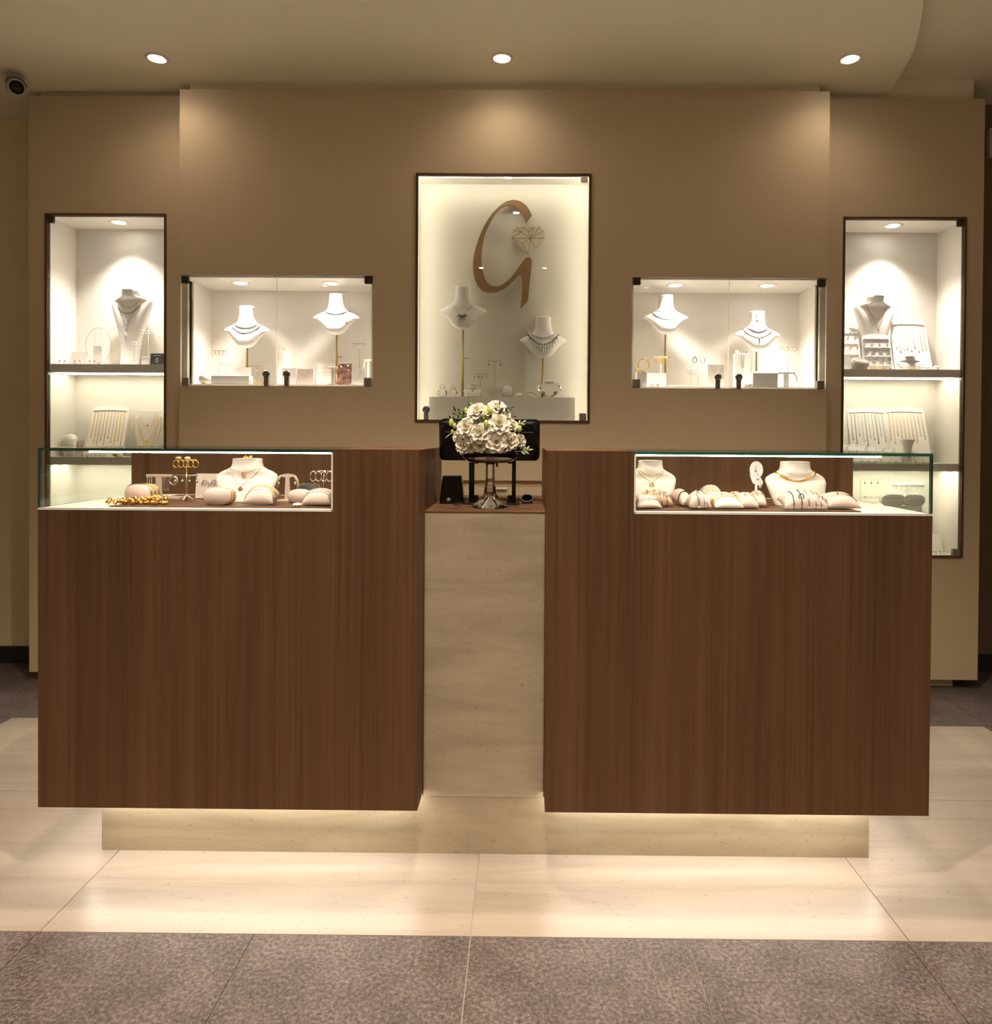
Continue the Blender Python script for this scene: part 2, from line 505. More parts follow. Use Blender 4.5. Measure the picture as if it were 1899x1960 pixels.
def holed(x0, x1, z0, z1, y0, y1, holes):
    """a wall board with rectangular openings"""
    xs = sorted({x0, x1} | {h[0] for h in holes} | {h[1] for h in holes})
    zs = sorted({z0, z1} | {h[2] for h in holes} | {h[3] for h in holes})
    xs = [x for x in xs if x0 <= x <= x1]; zs = [z for z in zs if z0 <= z <= z1]
    m = MB()
    inside = lambda cx, cz: any(h[0] < cx < h[1] and h[2] < cz < h[3] for h in holes)
    for i in range(len(xs) - 1):
        run = None
        for j in range(len(zs) - 1):
            s_ = not inside((xs[i] + xs[i + 1]) / 2, (zs[j] + zs[j + 1]) / 2)
            if s_ and run is None: run = zs[j]
            if (not s_) and run is not None:
                m.box(xs[i], xs[i + 1], y0, y1, run, zs[j]); run = None
        if run is not None: m.box(xs[i], xs[i + 1], y0, y1, run, zs[-1])
    return m
ZPB = at(1000, 920, YW)[1]      # lower edge of the protruding board
struct(holed(P0, P1, ZPB, PT, YW, YW2, [(P0 - 1, BL1, BB, BT), (BR0, P1 + 1, BB, BT), (WL, WR, WB, WT)]).build('wall_center', 'wall_paint'))
struct(holed(SE0, P0 + 0.03, 0.045, ST, YW2, YW2 + 0.02, [(NL0, NL1, NB, NT), (BL0 - 0.01, P0 + 1, BB, BT)]).build('wall_side_left', 'wall_paint'))
struct(holed(P1 - 0.03, SE1, 0.045, ST, YW2, YW2 + 0.02, [(NR0, NR1, NB, NT), (P1 - 1, BR1 + 0.01, BB, BT)]).build('wall_side_right', 'wall_paint'))
struct(MB().box(SE0, SE0 + 0.02, YW2 + 0.02, YROOM, 0.045, ST).build('wall_end_left', 'wall_paint'))
struct(MB().box(SE1 - 0.02, SE1, YW2 + 0.02, YROOM, 0.045, ST).build('wall_end_right', 'wall_paint'))
struct(MB().box(P0 + 0.033, P1 - 0.033, YW + 0.03, YW2 + 0.06, PT - 0.01, ZCL).build('trim_1', 'ceiling_paint'))
struct(MB().box(SE0 + 0.035, P0 + 0.06, YW2 + 0.03, YROOM, ST - 0.01, ZCL).build('trim_2', 'ceiling_paint'))
struct(MB().box(P1 - 0.06, SE1 - 0.035, YW2 + 0.03, YROOM, ST - 0.01, ZCU).build('trim_3', 'ceiling_paint'))
struct(MB().box(SE0 + 0.05, P0, YW2 + 0.05, YROOM, 0, 0.06).build('trim_4', 'wall_paint'))
struct(MB().box(P1, SE1 - 0.085, YW2 + 0.05, YROOM, 0, 0.06).build('trim_5', 'wall_paint'))

# ------------------------------------------------------------------ downlights in the ceiling
def downlight(x, y, z, label, energy, group=None, col=WARM, size=120, blend=0.8, aim=(0, 0, -1), rad=0.047, off=None):
    # off: name of a lamp that stands outside the picture
    t = thing('downlight_offscreen' if off else 'downlight', label, 'downlight', (x, y, z), group=group)
    k = rad / 0.047
    m = MB()
    n = 32
    prof = [(0.034 * k, 0.004), (0.034 * k, -0.003), (0.037 * k, -0.005), (0.044 * k, -0.004), (rad, 0.0), (rad, 0.004)]
    m.lathe(prof, n, cap=False)
    m.build('trim_ring', 'ring_trim', t, True)
    MB().lathe([(0.0335 * k, -0.0012), (0.0335 * k, 0.001)], n).build('baffle', 'ring_trim', t)
    l_ = MB().lathe([(0.0245 * k, -0.0035), (0.0245 * k, -0.0012)], n).build('lens_offscreen' if off else 'lens', 'lamp_lens', t)
    spot(t, (x, y, z - 0.008), energy, col, size, blend, 0.024 * k, aim, off or 'lamp')
    return t
for u, v, lab in ((300.5, 111, 'lit round ceiling downlight above the tall niche with the nested necklaces'),
                  (961, 110.5, 'lit round ceiling downlight above the logo case'),
                  (1627.5, 112, 'lit round ceiling downlight near the curved ceiling edge')):
    x, y = ceil_pt(u, v)
    downlight(x, y, ZCL, lab, E_WALL, 'downlights in front of the display wall', size=150, blend=1.0)
# outside the picture: the row whose shadows of the counter lie on the floor ...
for x, nm in ((-1.0, 'left'), (0.0, 'middle'), (1.0, 'right')):
    downlight(x, 0.205, ZCL, 'lit round ceiling downlight above the counter', E_COUNTER, 'downlights above the counter', size=86, blend=0.6, off='counter_downlight_%s_offscreen' % nm)
# ... and the shop's lamps that the glass of the cases mirrors, each where its reflection puts it
for x, y, nm in ((0.04, -0.74, 'entry'), (-0.32, -2.5, 'aisle_left'), (0.30, -2.5, 'aisle_right'), (-2.1, -3.4, 'side_left'), (1.45, -3.4, 'side_right')):
    downlight(x, y, ZCU, 'lit round ceiling downlight over the dark tiled floor', E_ROOM, 'downlights over the shop floor', NEUT, size=132, blend=0.65, off='shop_downlight_%s_offscreen' % nm)

# ------------------------------------------------------------------ wall display cases
def case_light(t, x, y, z, energy, name='downlight', aim=(0, 0, -1), size=105):
    m = MB()
    m.lathe([(0.030, 0.002), (0.030, -0.002), (0.034, -0.003), (0.046, -0.001), (0.047, 0.002)], 28, (x, y, z), cap=False)
    r = m.build(name, 'ring_trim', t, True, world=True)
    MB().lathe([(0.0295, -0.0020), (0.0295, 0.0)], 28, (x, y, z)).build('lens', 'case_lens', r, world=True)
    spot(t, (x, y, z - 0.006), energy, CASEW, size, 1.0, 0.028, aim)

def pane(x0, x1, y0, y1, z0, z1, thin='y', edge='glass_edge', face='glass_clear'):
    m = MB()
    m.box(x0, x1, y0, y1, z0, z1)
    # face order of box(): bottom, top, front(y0), back(y1), left(x0), right(x1)
    idx = {'y': (2, 3), 'x': (4, 5), 'z': (0, 1)}[thin]
    m.mi = [0 if i in idx else 1 for i in range(6)]
    return m, [face, edge]

def hinge(parent, u0, u1, v0, v1, y, mat='hinge_dark', back=True):
    x0, z1 = at(u0, v0, y); x1, z0 = at(u1, v1, y)
    m = MB().box(x0, x1, y - 0.004, y + (0.014 if back else 0.0), z0, z1)
    return m.build('hinge', mat, parent, world=True, bevel=0.001)

def lock(parent, u, v, y, zfoot):
    x, z = at(u, v, y)
    m = MB()
    rings = []
    for r, d in ((0.0165, 0.0), (0.0165, -0.006), (0.0125, -0.010), (0.0095, -0.010), (0.0085, -0.006), (0.004, -0.006), (0.003, -0.009)):
        rings.append([(x + r * math.cos(2 * PI * i / 20), y + d, z + r * math.sin(2 * PI * i / 20)) for i in range(20)])
    m.loft(rings)
    o = m.build('lock', 'dark_silver', parent, True, world=True)
    MB().box(x - 0.010, x + 0.010, y - 0.005, y + 0.010, zfoot, z - 0.012).build('lock_clamp', 'steel', o, world=True)
    return o

def interior(t, x0, x1, z0, z1, y0, y1, mat='white_lacquer', th=0.008, top=True):
    m = MB()
    m.box(x0 - th, x1 + th, y1, y1 + th, z0 - th, z1 + th)
    m.box(x0 - th, x0, y0, y1, z0 - th, z1 + th)
    m.box(x1, x1 + th, y0, y1, z0 - th, z1 + th)
    m.box(x0, x1, y0, y1, z0 - th, z0)
    m.box(x0, x1, y0, y1, z1, z1 + th)
    return m.build('interior', mat, t, world=True)

def frame(t, x0, x1, z0, z1, y, w_=0.009, d=0.03, mat='wood_frame'):
    m = MB()
    m.box(x0 - w_, x1 + w_, y - 0.006, y + d, z1, z1 + w_)
    m.box(x0 - w_, x1 + w_, y - 0.006, y + d, z0 - w_, z0)
    m.box(x0 - w_, x0, y - 0.006, y + d, z0, z1)
    m.box(x1, x1 + w_, y - 0.006, y + d, z0, z1)
    return m.build('frame', mat, t, world=True)

# --- tall niches
def tall_niche(x0, x1, label, side, lu, hinges):
    t = thing('display_niche', label, 'display niche', ((x0 + x1) / 2, YW2, NB))
    e = 0.0095
    interior(t, x0 + e, x1 - e, NB + e, NT - e, YW2 + 0.0205, YBK)
    m = MB()
    m.box(x0, x0 + e, YW2 - 0.006, YW2 + 0.02, NB, NT)
    m.box(x1 - e, x1, YW2 - 0.006, YW2 + 0.02, NB, NT)
    m.box(x0 + e, x1 - e, YW2 - 0.006, YW2 + 0.02, NT - e, NT)
    m.box(x0 + e, x1 - e, YW2 - 0.006, YW2 + 0.02, NB, NB + e)
    m.build('frame', 'wood_frame', t, world=True)
    # shelves with twin light strips below
    shz = []
    uu = lu[0]
    for v0, v1 in lu[1]:
        zt = at(uu, v0, YW2 + 0.02)[1]; zb_ = at(uu, v1, YW2 + 0.02)[1]
        s_ = MB().box(x0 + e, x1 - e, YW2 + 0.0215, YBK, zb_, zt).build('shelf', 'white_lacquer', t, world=True)
        for yy in (YW2 + 0.045, YW2 + 0.12):
            MB().box(x0 + e + 0.004, x1 - e - 0.004, yy, yy + 0.012, zb_ - 0.0006, zb_ + 0.004).build('led_strip', 'led', s_, world=True)
        shz.append((zb_, zt))
    gm, gmat = pane(x0 + e + 0.002, x1 - e - 0.002, YW2 + 0.004, YW2 + 0.011, NB + e + 0.001, NT - e - 0.001)
    g = gm.build('glass_door', gmat, t, world=True)
    for h in hinges:
        hinge(g, *h, YW2 + 0.002, mat='steel' if h[1] > 1500 and h[2] > 900 else 'hinge_dark')
    lx, lz = at(lu[2], lu[3], YW2 + 0.11)
    case_light(t, lx, YW2 + 0.100, NT - e, E_NICHE, aim=(0, -0.10, -1), size=105)
    return t, shz
nicheL, SHL = tall_niche(NL0, NL1, 'tall brown framed glass niche beside the security camera', -1, (205, ((697, 713), (875, 890)), 230, 426),
                         [(89, 102, 411, 426)])
nicheR, SHR = tall_niche(NR0, NR1, 'tall brown framed glass niche near the dark brown wall', 1, (1730, ((707, 722), (887, 902)), 1707, 433),
                         [(1834, 1848, 417, 433), (1823, 1839, 1051, 1066)])

# --- the two glass boxes at the ends of the protruding board
def wall_box(x0, x1, label, wrap, us, seam, hinges, locks):
    t = thing('glass_display_case', label, 'display case', ((x0 + x1) / 2, YW, BB))
    interior(t, x0 + (0.009 if wrap < 0 else 0.0085), x1 - (0.009 if wrap > 0 else 0.0085), BB + 0.0085, BT - 0.0085, YW2 + 0.0205, YBK)
    xi0, xi1 = x0, x1
    m = MB()
    if wrap < 0:
        m.box(x0 + 0.001, x1 - 0.001, YW + 0.012, YW2 + 0.0205, BB, BB + 0.0085); m.box(x0 + 0.001, x1 - 0.001, YW + 0.012, YW2 + 0.0205, BT - 0.0085, BT)
        m.box(x1 - 0.0085, x1, YW + 0.012, YW2 + 0.0205, BB + 0.0085, BT - 0.0085)
    else:
        m.box(x0 + 0.001, x1 - 0.001, YW + 0.012, YW2 + 0.0205, BB, BB + 0.0085); m.box(x0 + 0.001, x1 - 0.001, YW + 0.012, YW2 + 0.0205, BT - 0.0085, BT)
        m.box(x0, x0 + 0.0085, YW + 0.012, YW2 + 0.0205, BB + 0.0085, BT - 0.0085)
    m.build('reveal', 'white_lacquer', t, world=True)
    xs, _ = at(seam, 630, YW)
    for a, b in ((x0, xs - 0.0012), (xs + 0.0012, x1)):
        gm, gmat = pane(a, b, YW + 0.002, YW + 0.009, BB + 0.001, BT - 0.001, edge='white_edge')
        g = gm.build('glass_door', gmat, t, world=True)
        for h in hinges:
            hx = at((h[0] + h[1]) / 2, h[2], YW)[0]
            if a < hx < b: hinge(g, *h[:4], YW, mat=h[4])
        for (lu, lv) in locks:
            lx_ = at(lu, lv, YW)[0]
            if a < lx_ < b: lock(g, lu, lv, YW - 0.001, BB - 0.0)
    xa = x0 if wrap < 0 else x1
    gm, gmat = pane(xa - 0.0035, xa + 0.0035, YW + 0.0095, YW2 - 0.001, BB + 0.0095, BT - 0.0095, thin='x', edge='glass')
    gm.build('glass_side', gmat, t, world=True)
    for u in us:
        lx, lz = at(u, 538, YW + 0.13)
        case_light(t, lx, YW + 0.125, BT - 0.0085, E_CASE)
    return t
boxL = wall_box(P0 + 0.005, BL1, 'wide glass wall case whose tall busts stand beside a picture card', -1, (461, 635), 529,
         [(348, 361, 529, 542, 'hinge_dark'), (698, 712, 529, 543, 'hinge_dark'), (697, 710, 723, 739, 'steel'), (349, 361, 723, 738, 'steel')], [(510, 716), (549, 716)])
boxR = wall_box(BR0, P1 - 0.005, 'wide glass wall case with the gold bangle on a white block', 1, (1293, 1468), 1395.5,
         [(1213, 1226, 532, 545, 'hinge_dark'), (1566, 1580, 535, 549, 'hinge_dark'), (1212, 1225, 726, 741, 'steel'), (1564, 1577, 729, 744, 'steel')], [(1374, 722), (1414, 722)])

# --- logo case in the middle
YCBK = YW + 0.125
logoc = thing('logo_display_case', 'tall brown framed glass case holding the letter logo', 'display case', ((WL + WR) / 2, YW, WB))
m = MB()
e = 0.010
m.box(WL, WL + e, YW - 0.008, YW + 0.016, WB, WT); m.box(WR - e, WR, YW - 0.008, YW + 0.016, WB, WT)
m.box(WL + e, WR - e, YW - 0.008, YW + 0.016, WT - e, WT); m.box(WL + e, WR - e, YW - 0.008, YW + 0.016, WB, WB + e)
m.build('frame', 'wood_frame', logoc, world=True)
m = MB()
th = 0.0015
YCB2 = YCBK + 0.05
m.box(WL + 0.002, WL + 0.002 + th, YW + 0.0165, YCB2, WB + 0.002, WT - 0.002)
m.box(WR - 0.002 - th, WR - 0.002, YW + 0.0165, YCB2, WB + 0.002, WT - 0.002)
m.box(WL + 0.002 + th, WR - 0.002 - th, YW + 0.0165, YCB2, WT - 0.002 - th, WT - 0.002)
m.box(WL + 0.002 + th, WR - 0.002 - th, YW + 0.0165, YCB2, WB + 0.002, WB + 0.002 + th)
m.box(WL + 0.002, WR - 0.002, YCB2, YCB2 + 0.006, WB + 0.002, WT - 0.002)
m.build('reveal', 'white_lacquer', logoc, world=True)
MB().box(WL + 0.002 + th, WR - 0.002 - th, YCBK, YCBK + 0.012, WB + 0.002 + th, WT - 0.002 - th).build('back_board', 'back_panel', logoc, world=True)
# light strips fixed behind the frame, shining into the case
MB().box(WL + 0.012, WR - 0.012, YW + 0.0165, YW + 0.0200, WT - 0.0098, WT - 0.0045).build('led_strip', 'led_soft', logoc, world=True)
for xx in (WL + 0.0045, WR - 0.0095):
    MB().box(xx, xx + 0.005, YW + 0.0165, YW + 0.0200, WB + 0.012, WT - 0.012).build('led_strip', 'led_soft', logoc, world=True)
gm, gmat = pane(WL + e + 0.001, WR - e - 0.001, YW, YW + 0.007, WB + e + 0.001, WT - e - 0.001, edge='white_edge')
g = gm.build('glass_door', gmat, logoc, world=True)
hinge(g, 1112, 1125, 334, 350, YW - 0.004, mat='ring_trim')
hinge(g, 1109, 1122, 791, 806, YW - 0.004, mat='steel')
lock(g, 816, 784, YW - 0.005, WB + e)
# pedestal
xa, zt = at(821, 759, YW + 0.03); xb, _ = at(1101, 760, YW + 0.03)
ZPED = zt
tag(MB().box(xa, xb, YW + 0.030, YCBK - 0.004, WB + 0.002 + th, ZPED).build('display_plinth', 'white_lacquer', bevel=0.001),
    'long low beige plinth carrying the two busts under the logo', 'plinth')

# logo
def G(p, y):
    return at(780 + p[0] / 5.132, 310 + p[1] / 5.132, y)
def smooth_poly(pts, closed=False, k=3):
    out = []; n = len(pts)
    for i in range(n - 1):
        p0 = pts[max(i - 1, 0)]; p1 = pts[i]; p2 = pts[i + 1]; p3 = pts[min(i + 2, n - 1)]
        for j in range(k):
            t = j / k
            out.append(tuple(0.5 * ((2 * p1[a]) + (-p0[a] + p2[a]) * t + (2 * p0[a] - 5 * p1[a] + 4 * p2[a] - p3[a]) * t * t + (-p0[a] + 3 * p1[a] - 3 * p2[a] + p3[a]) * t ** 3) for a in (0, 1)))
    out.append(tuple(pts[-1]))
    return out
outer = [(1222, 522), (1190, 458), (1145, 408), (1095, 381), (1040, 373), (980, 385), (920, 420), (860, 475), (800, 550), (740, 655), (690, 780), (655, 910),
         (645, 1000), (648, 1080), (665, 1160), (700, 1225), (750, 1268), (820, 1283), (900, 1268), (980, 1222), (1050, 1155), (1090, 1110), (1112, 1098)]
stem = [(1112, 1098), (1122, 1130), (1127, 1250), (1108, 1445)]
stemr = [(1185, 1355), (1200, 1200), (1221, 985), (1214, 952), (1190, 937), (1158, 947), (1115, 1000), (1060, 1082), (1000, 1152), (925, 1208), (860, 1222), (800, 1200),
         (758, 1140), (735, 1050), (725, 950), (735, 830), (765, 700), (815, 590), (870, 502), (930, 447), (1000, 425), (1060, 440), (1112, 485), (1148, 545), (1165, 595)]
YL = YCBK - 0.024
gp = smooth_poly(outer)[:-1] + smooth_poly(stem) + smooth_poly(stemr)
lg = MB().prism([G(p, YL) for p in gp], YL, YL + 0.009)
lo = lg.build('wall_logo_letter', 'logo_brown')
tag(lo, 'large brown cursive letter G standing off the cream back board', 'logo')
for p in ((690, 1000), (1160, 1200), (1030, 400)):
    x, z = G(p, YL)
    MB().box(x - 0.004, x + 0.004, YL + 0.009, YCBK, z - 0.004, z + 0.004).build('standoff', 'logo_brown', lo)
dm = [(1070, 634), (1300, 634), (1338, 675), (1350, 706), (1347, 748), (1185, 906), (1024, 748), (1024, 706), (1036, 672)]
dia = MB().prism([G(p, YL) for p in dm], YL, YL + 0.007).build('wall_logo_diamond', 'logo_beige')
tag(dia, 'beige diamond emblem with dark facet lines beside the brown letter', 'logo')
Cc = (1210, 752); A = (1118, 688); B_ = (1188, 682)
lines = [((1338, 677), Cc), ((1300, 638), Cc), ((1238, 638), Cc), ((1238, 638), B_), ((1132, 638), B_), (B_, Cc), ((1132, 638), A), ((1070, 636), A), ((1037, 673), A),
         (A, (1026, 748)), (A, Cc), ((1026, 748), Cc), ((1346, 746), Cc), ((1026, 748), (1125, 800)), ((1125, 800), Cc), ((1125, 800), (1185, 904)), (Cc, (1185, 904)), (Cc, (1252, 838))]
for a, b in lines:
    xa_, za_ = G(a, YL); xb_, zb_ = G(b, YL)
    MB().tube([(xa_, YL - 0.0003, za_), (xb_, YL - 0.0003, zb_)], 0.0009, 5).build('facet_line', 'logo_line', dia)
m = MB(); x, z = G((1185, 740), YL)
m.box(x - 0.004, x + 0.004, YL + 0.007, YCBK, z - 0.004, z + 0.004); m.build('standoff', 'logo_beige', dia)

# ------------------------------------------------------------------ low cabinet under the protruding board
cabz = at(1000, 933, YW)[1]
for i, (a, b) in enumerate(((P0, -0.44), (-0.44, 0.50), (0.50, P1))):
    t = thing('base_cabinet', ['low beige drawer cabinet behind the counter block below the picture card case',
                               'low beige drawer cabinet seen behind the screen stand',
                               'low beige drawer cabinet behind the counter block below the gold bangle case'][i], 'cabinet', ((a + b) / 2, YW, 0))
    MB().box(a, b, YW + 0.02, YROOM - 0.002, 0.0, ZPB - 0.0).build('body', 'wall_paint', t, world=True)
    d = MB().box(a + 0.002, b - 0.002, YW, YW + 0.0195, cabz - 0.25, cabz).build('drawer', 'wall_paint', t, world=True)
    xc_ = at(960, 934, YW)[0] if i == 1 else (a + b) / 2
    MB().box(xc_ - 0.024, xc_ + 0.024, YW - 0.014, YW, cabz - 0.008, cabz).build('handle', 'white_edge', d, world=True)
    d = MB().box(a + 0.002, b - 0.002, YW, YW + 0.0195, 0.08, cabz - 0.254).build('drawer', 'wall_paint', t, world=True)
    MB().box(xc_ - 0.024, xc_ + 0.024, YW - 0.014, YW, cabz - 0.262, cabz - 0.254).build('handle', 'white_edge', d, world=True)

# ------------------------------------------------------------------ counter
XCL = at(637, 976, 0)[0]
XCR = at(1213.5, 978, 0)[0]
def counter(side):
    if side < 0:
        xa, xb, xi = X0, X1, XCL      # outer, inner, end of the glass part
        lab = 'dark brown wood counter block with glass display top on the side of the gold bangles'
    else:
        xa, xb, xi = X3, X2, XCR
        lab = 'dark brown wood counter block with glass display top full of bracelet pillows'
    t = thing('display_counter', lab, 'counter', ((xa + xb) / 2, 0.26, ZB))
    lo_, hi_ = min(xa, xb), max(xa, xb)
    FL = ZC - 0.006
    if side < 0:
        pl = [(lo_, ZB), (hi_, ZB), (hi_, ZT), (xi, ZT), (xi, FL), (lo_, FL)]
    else:
        pl = [(lo_, ZB), (hi_, ZB), (hi_, FL), (xi, FL), (xi, ZT), (lo_, ZT)]
    MB().prism(pl, 0.0, 0.02).build('front_panel', 'wood', t, world=True)
    MB().prism([(p[0], p[1]) for p in pl], 0.0202, YCB).build('body', 'wood', t, world=True)
    # light veneer on the flank towards the passage and on the top of the high part
    fx = (xb, xb + 0.0012) if side < 0 else (xb - 0.0012, xb)
    MB().box(fx[0], fx[1], 0.0015, YCB, ZB, ZT).build('flank_panel', 'wood', t, world=True)
    MB().box(min(xi, xb), max(xi, xb), 0.0015, YCB, ZT, ZT + 0.0012).build('top_panel', 'wood', t, world=True)
    # case: floor, tray, back, posts
    ex = 0.006
    ca, cb = (xa + ex, xi - 0.001) if side < 0 else (xi + 0.001, xa - ex)
    MB().box(ca, cb, 0.006, 0.475, FL, FL + 0.004).build('case_floor', 'white_edge', t, world=True)
    ta, tb = (xa + 0.17, xi - 0.012) if side < 0 else (xi + 0.012, xa - 0.17)
    MB().box(ta, tb, 0.03, 0.42, FL + 0.004, FL + 0.007).build('tray', 'wood', t, world=True)
    MB().box(ca, cb, 0.478, 0.50, FL, ZT - 0.008).build('back_panel', 'wood', t, world=True)
    pa, pb = (xa + ex, xa + ex + 0.042) if side < 0 else (xa - ex - 0.042, xa - ex)
    MB().box(pa, pb, 0.445, 0.4775, FL + 0.004, ZT - 0.008).build('post', 'wood', t, world=True)
    # glass
    G0, G1 = (xa, xi) if side < 0 else (xi, xa)
    gm, gmat = pane(G0 - (0 if side < 0 else 0.0), G1, 0.0, 0.475, ZT - 0.0075, ZT, thin='z', edge='glass_edge' if side < 0 else 'glass_edge_green', face='glass')
    gm.build('glass_top', gmat, t, world=True)
    gm, gmat = pane(G0 + (0.0065 if side < 0 else 0.001), G1 - (0.001 if side < 0 else 0.0065), 0.0003, 0.006, ZC - 0.002, ZT - 0.0076, thin='y', edge='glass_edge', face='glass_clear')
    gm.build('glass_front', gmat, t, world=True)
    sx0, sx1 = (xa, xa + 0.0063) if side < 0 else (xa - 0.0063, xa)
    gm, gmat = pane(sx0, sx1, 0.0, 0.475, ZC - 0.002, ZT - 0.0076, thin='x', edge='glass_edge', face='glass')
    gm.build('glass_side', gmat, t, world=True)
    # white edging round the opening
    m = MB()
    w_ = 0.0042
    if side < 0: m.box(xi - w_, xi, -0.0008, 0.012, ZC - 0.006, ZT - 0.0076)
    else: m.box(xi, xi + w_, -0.0008, 0.012, ZC - 0.006, ZT - 0.0076)
    m.box(G0 + 0.001, G1 - 0.001, -0.0008, 0.0, ZC - 0.007, ZC - 0.0015)
    m.build('white_edging', 'white_edge', t, world=True)
    l0, l1 = (xa + 0.13, xi - 0.006) if side < 0 else (xi + 0.006, xa - 0.13)
    MB().box(l0, l1, 0.0065, 0.016, ZT - 0.0112, ZT - 0.0077).build('led_strip', 'led_case', t, world=True)
    # light strips below
    b0, b1 = (X0 + 0.10, X1 - 0.012) if side < 0 else (X2 + 0.012, X3 - 0.10)
    MB().box(b0, b1, 0.070, 0.086, ZB - 0.004, ZB).build('led_strip', 'led_under', t, world=True)
    s0 = X0 + 0.066 if side < 0 else X3 - 0.082
    MB().box(s0, s0 + 0.014, 0.090, 0.47, ZB - 0.004, ZB).build('led_strip', 'led_under', t, world=True)
    return t
counterL = counter(-1)
counterR = counter(1)
X4, X5 = -1.0569, 1.0621
tag(MB().prism([(X4, 0), (X5, 0), (X5, ZB - 0.0005), (X2, ZB - 0.0005), (X2, ZP - 0.0008), (X1, ZP - 0.0008), (X1, ZB - 0.0005), (X4, ZB - 0.0005)], YS, 0.48).build('counter_plinth', 'plinth_stone'), 'long low travertine plinth under the two counter blocks', 'plinth')
desk = thing('center_desk', 'brown travertine panel with pale wood ledge between the counter blocks', 'desk', (0, YS, ZB))
MB().box(X1 + 0.0025, X2 - 0.0025, YS - 0.001, YS + 0.02, ZP, ZS - 0.004).build('stone_panel', 'plinth_stone', desk, world=True)
MB().box(X1 + 0.0014, X2 - 0.0014, YS + 0.021, YCB - 0.005, ZP, ZS - 0.008).build('body', 'wood', desk, world=True)
MB().box(X1 + 0.0014, X2 - 0.0014, YS - 0.002, YCB - 0.003, ZS - 0.004, ZS).build('ledge', 'wood', desk, world=True)
MB().box(X1 + 0.0016, X2 - 0.0016, 0.425, YCB - 0.003, ZS, ZS + 0.012).build('ledge_step', 'wood', desk, world=True)
#@@ITEMS
# ------------------------------------------------------------------ jewellery display helpers
def span(u0, u1, v0, v1, y):
    xa, za = at(u0, (v0 + v1) / 2, y); xb, _ = at(u1, (v0 + v1) / 2, y)
    z1 = at((u0 + u1) / 2, v0, y)[1]; z0 = at((u0 + u1) / 2, v1, y)[1]
    return (xa + xb) / 2, xb - xa, z0, z1 - z0

NECK = [(0, .03, .03, -.09), (.012, .095, .055, -.095), (.04, .15, .085, -.10), (.071, .19, .10, -.10), (.12, .228, .115, -.098, 2.2), (.179, .266, .125, -.09, 2.0), (.286, .34, .135, -.075, 1.6), (.369, .425, .135, -.055, 1.3),
        (.405, .495, .135, -.045, 1.15), (.43, .50, .135, -.038, 1.15), (.476, .457, .138, -.028, 1.25), (.536, .35, .14, -.015, 1.6), (.571, .266, .142, -.008, 2.0), (.631, .20, .14, 0), (.726, .17, .135, 0), (.88, .158, .13, 0), (1, .158, .13, 0)]
TALL = [(0, .20, .16, -.02), (.06, .20, .15, -.02), (.2, .21, .13, .0), (.4, .27, .13, .02), (.6, .38, .14, .04), (.75, .465, .13, .055), (.82, .50, .11, .06), (.86, .49, .10, .06),
        (.885, .41, .115, .045), (.90, .31, .135, .025), (.915, .235, .145, .008), (.94, .207, .145, .0), (1, .205, .145, 0)]
LOW = [(0, .38, .14, -.10), (.1, .41, .14, -.09), (.3, .455, .14, -.06), (.5, .495, .13, -.02), (.58, .50, .11, .01), (.64, .475, .12, .02), (.70, .41, .14, .02), (.76, .31, .15, .02), (.82, .25, .15, .02), (.9, .238, .14, .02), (1, .232, .135, .02)]
class Bust:
    def __init__(s, prof, w_, h, p=2.4):
        s.p = p
        s.R = [(q[0] * h, q[1] * w_, q[2] * w_, q[3] * w_, q[4] if len(q) > 4 else p) for q in prof]
        s.w, s.h = w_, h
    def sec(s, z):
        R = s.R
        z = max(R[0][0], min(R[-1][0], z))
        for i in range(len(R) - 1):
            if R[i][0] <= z <= R[i + 1][0]:
                t = (z - R[i][0]) / max(1e-9, R[i + 1][0] - R[i][0])
                return [R[i][k] + (R[i + 1][k] - R[i][k]) * t for k in (1, 2, 3, 4)]
    def front(s, x, z):
        a, b, c, p = s.sec(z)
        q = min(1.0, abs(x) / a)
        return c - b * max(0.0, 1 - q ** p) ** (1 / p)
    def mesh(s, n=28, sub=3):
        rings = []
        zs = []
        for i in range(len(s.R) - 1):
            for k in range(sub): zs.append(s.R[i][0] + (s.R[i + 1][0] - s.R[i][0]) * k / sub)
        zs.append(s.R[-1][0])
        for z in zs:
            a, b, c, p = s.sec(z)
            ring = []
            for i in range(n):
                t = 2 * PI * i / n
                cx, sy = math.cos(t), math.sin(t)
                ring.append((a * math.copysign(abs(cx) ** (2 / p), cx), c + b * math.copysign(abs(sy) ** (2 / p), sy), z))
            rings.append(ring)
        return MB().loft(rings)

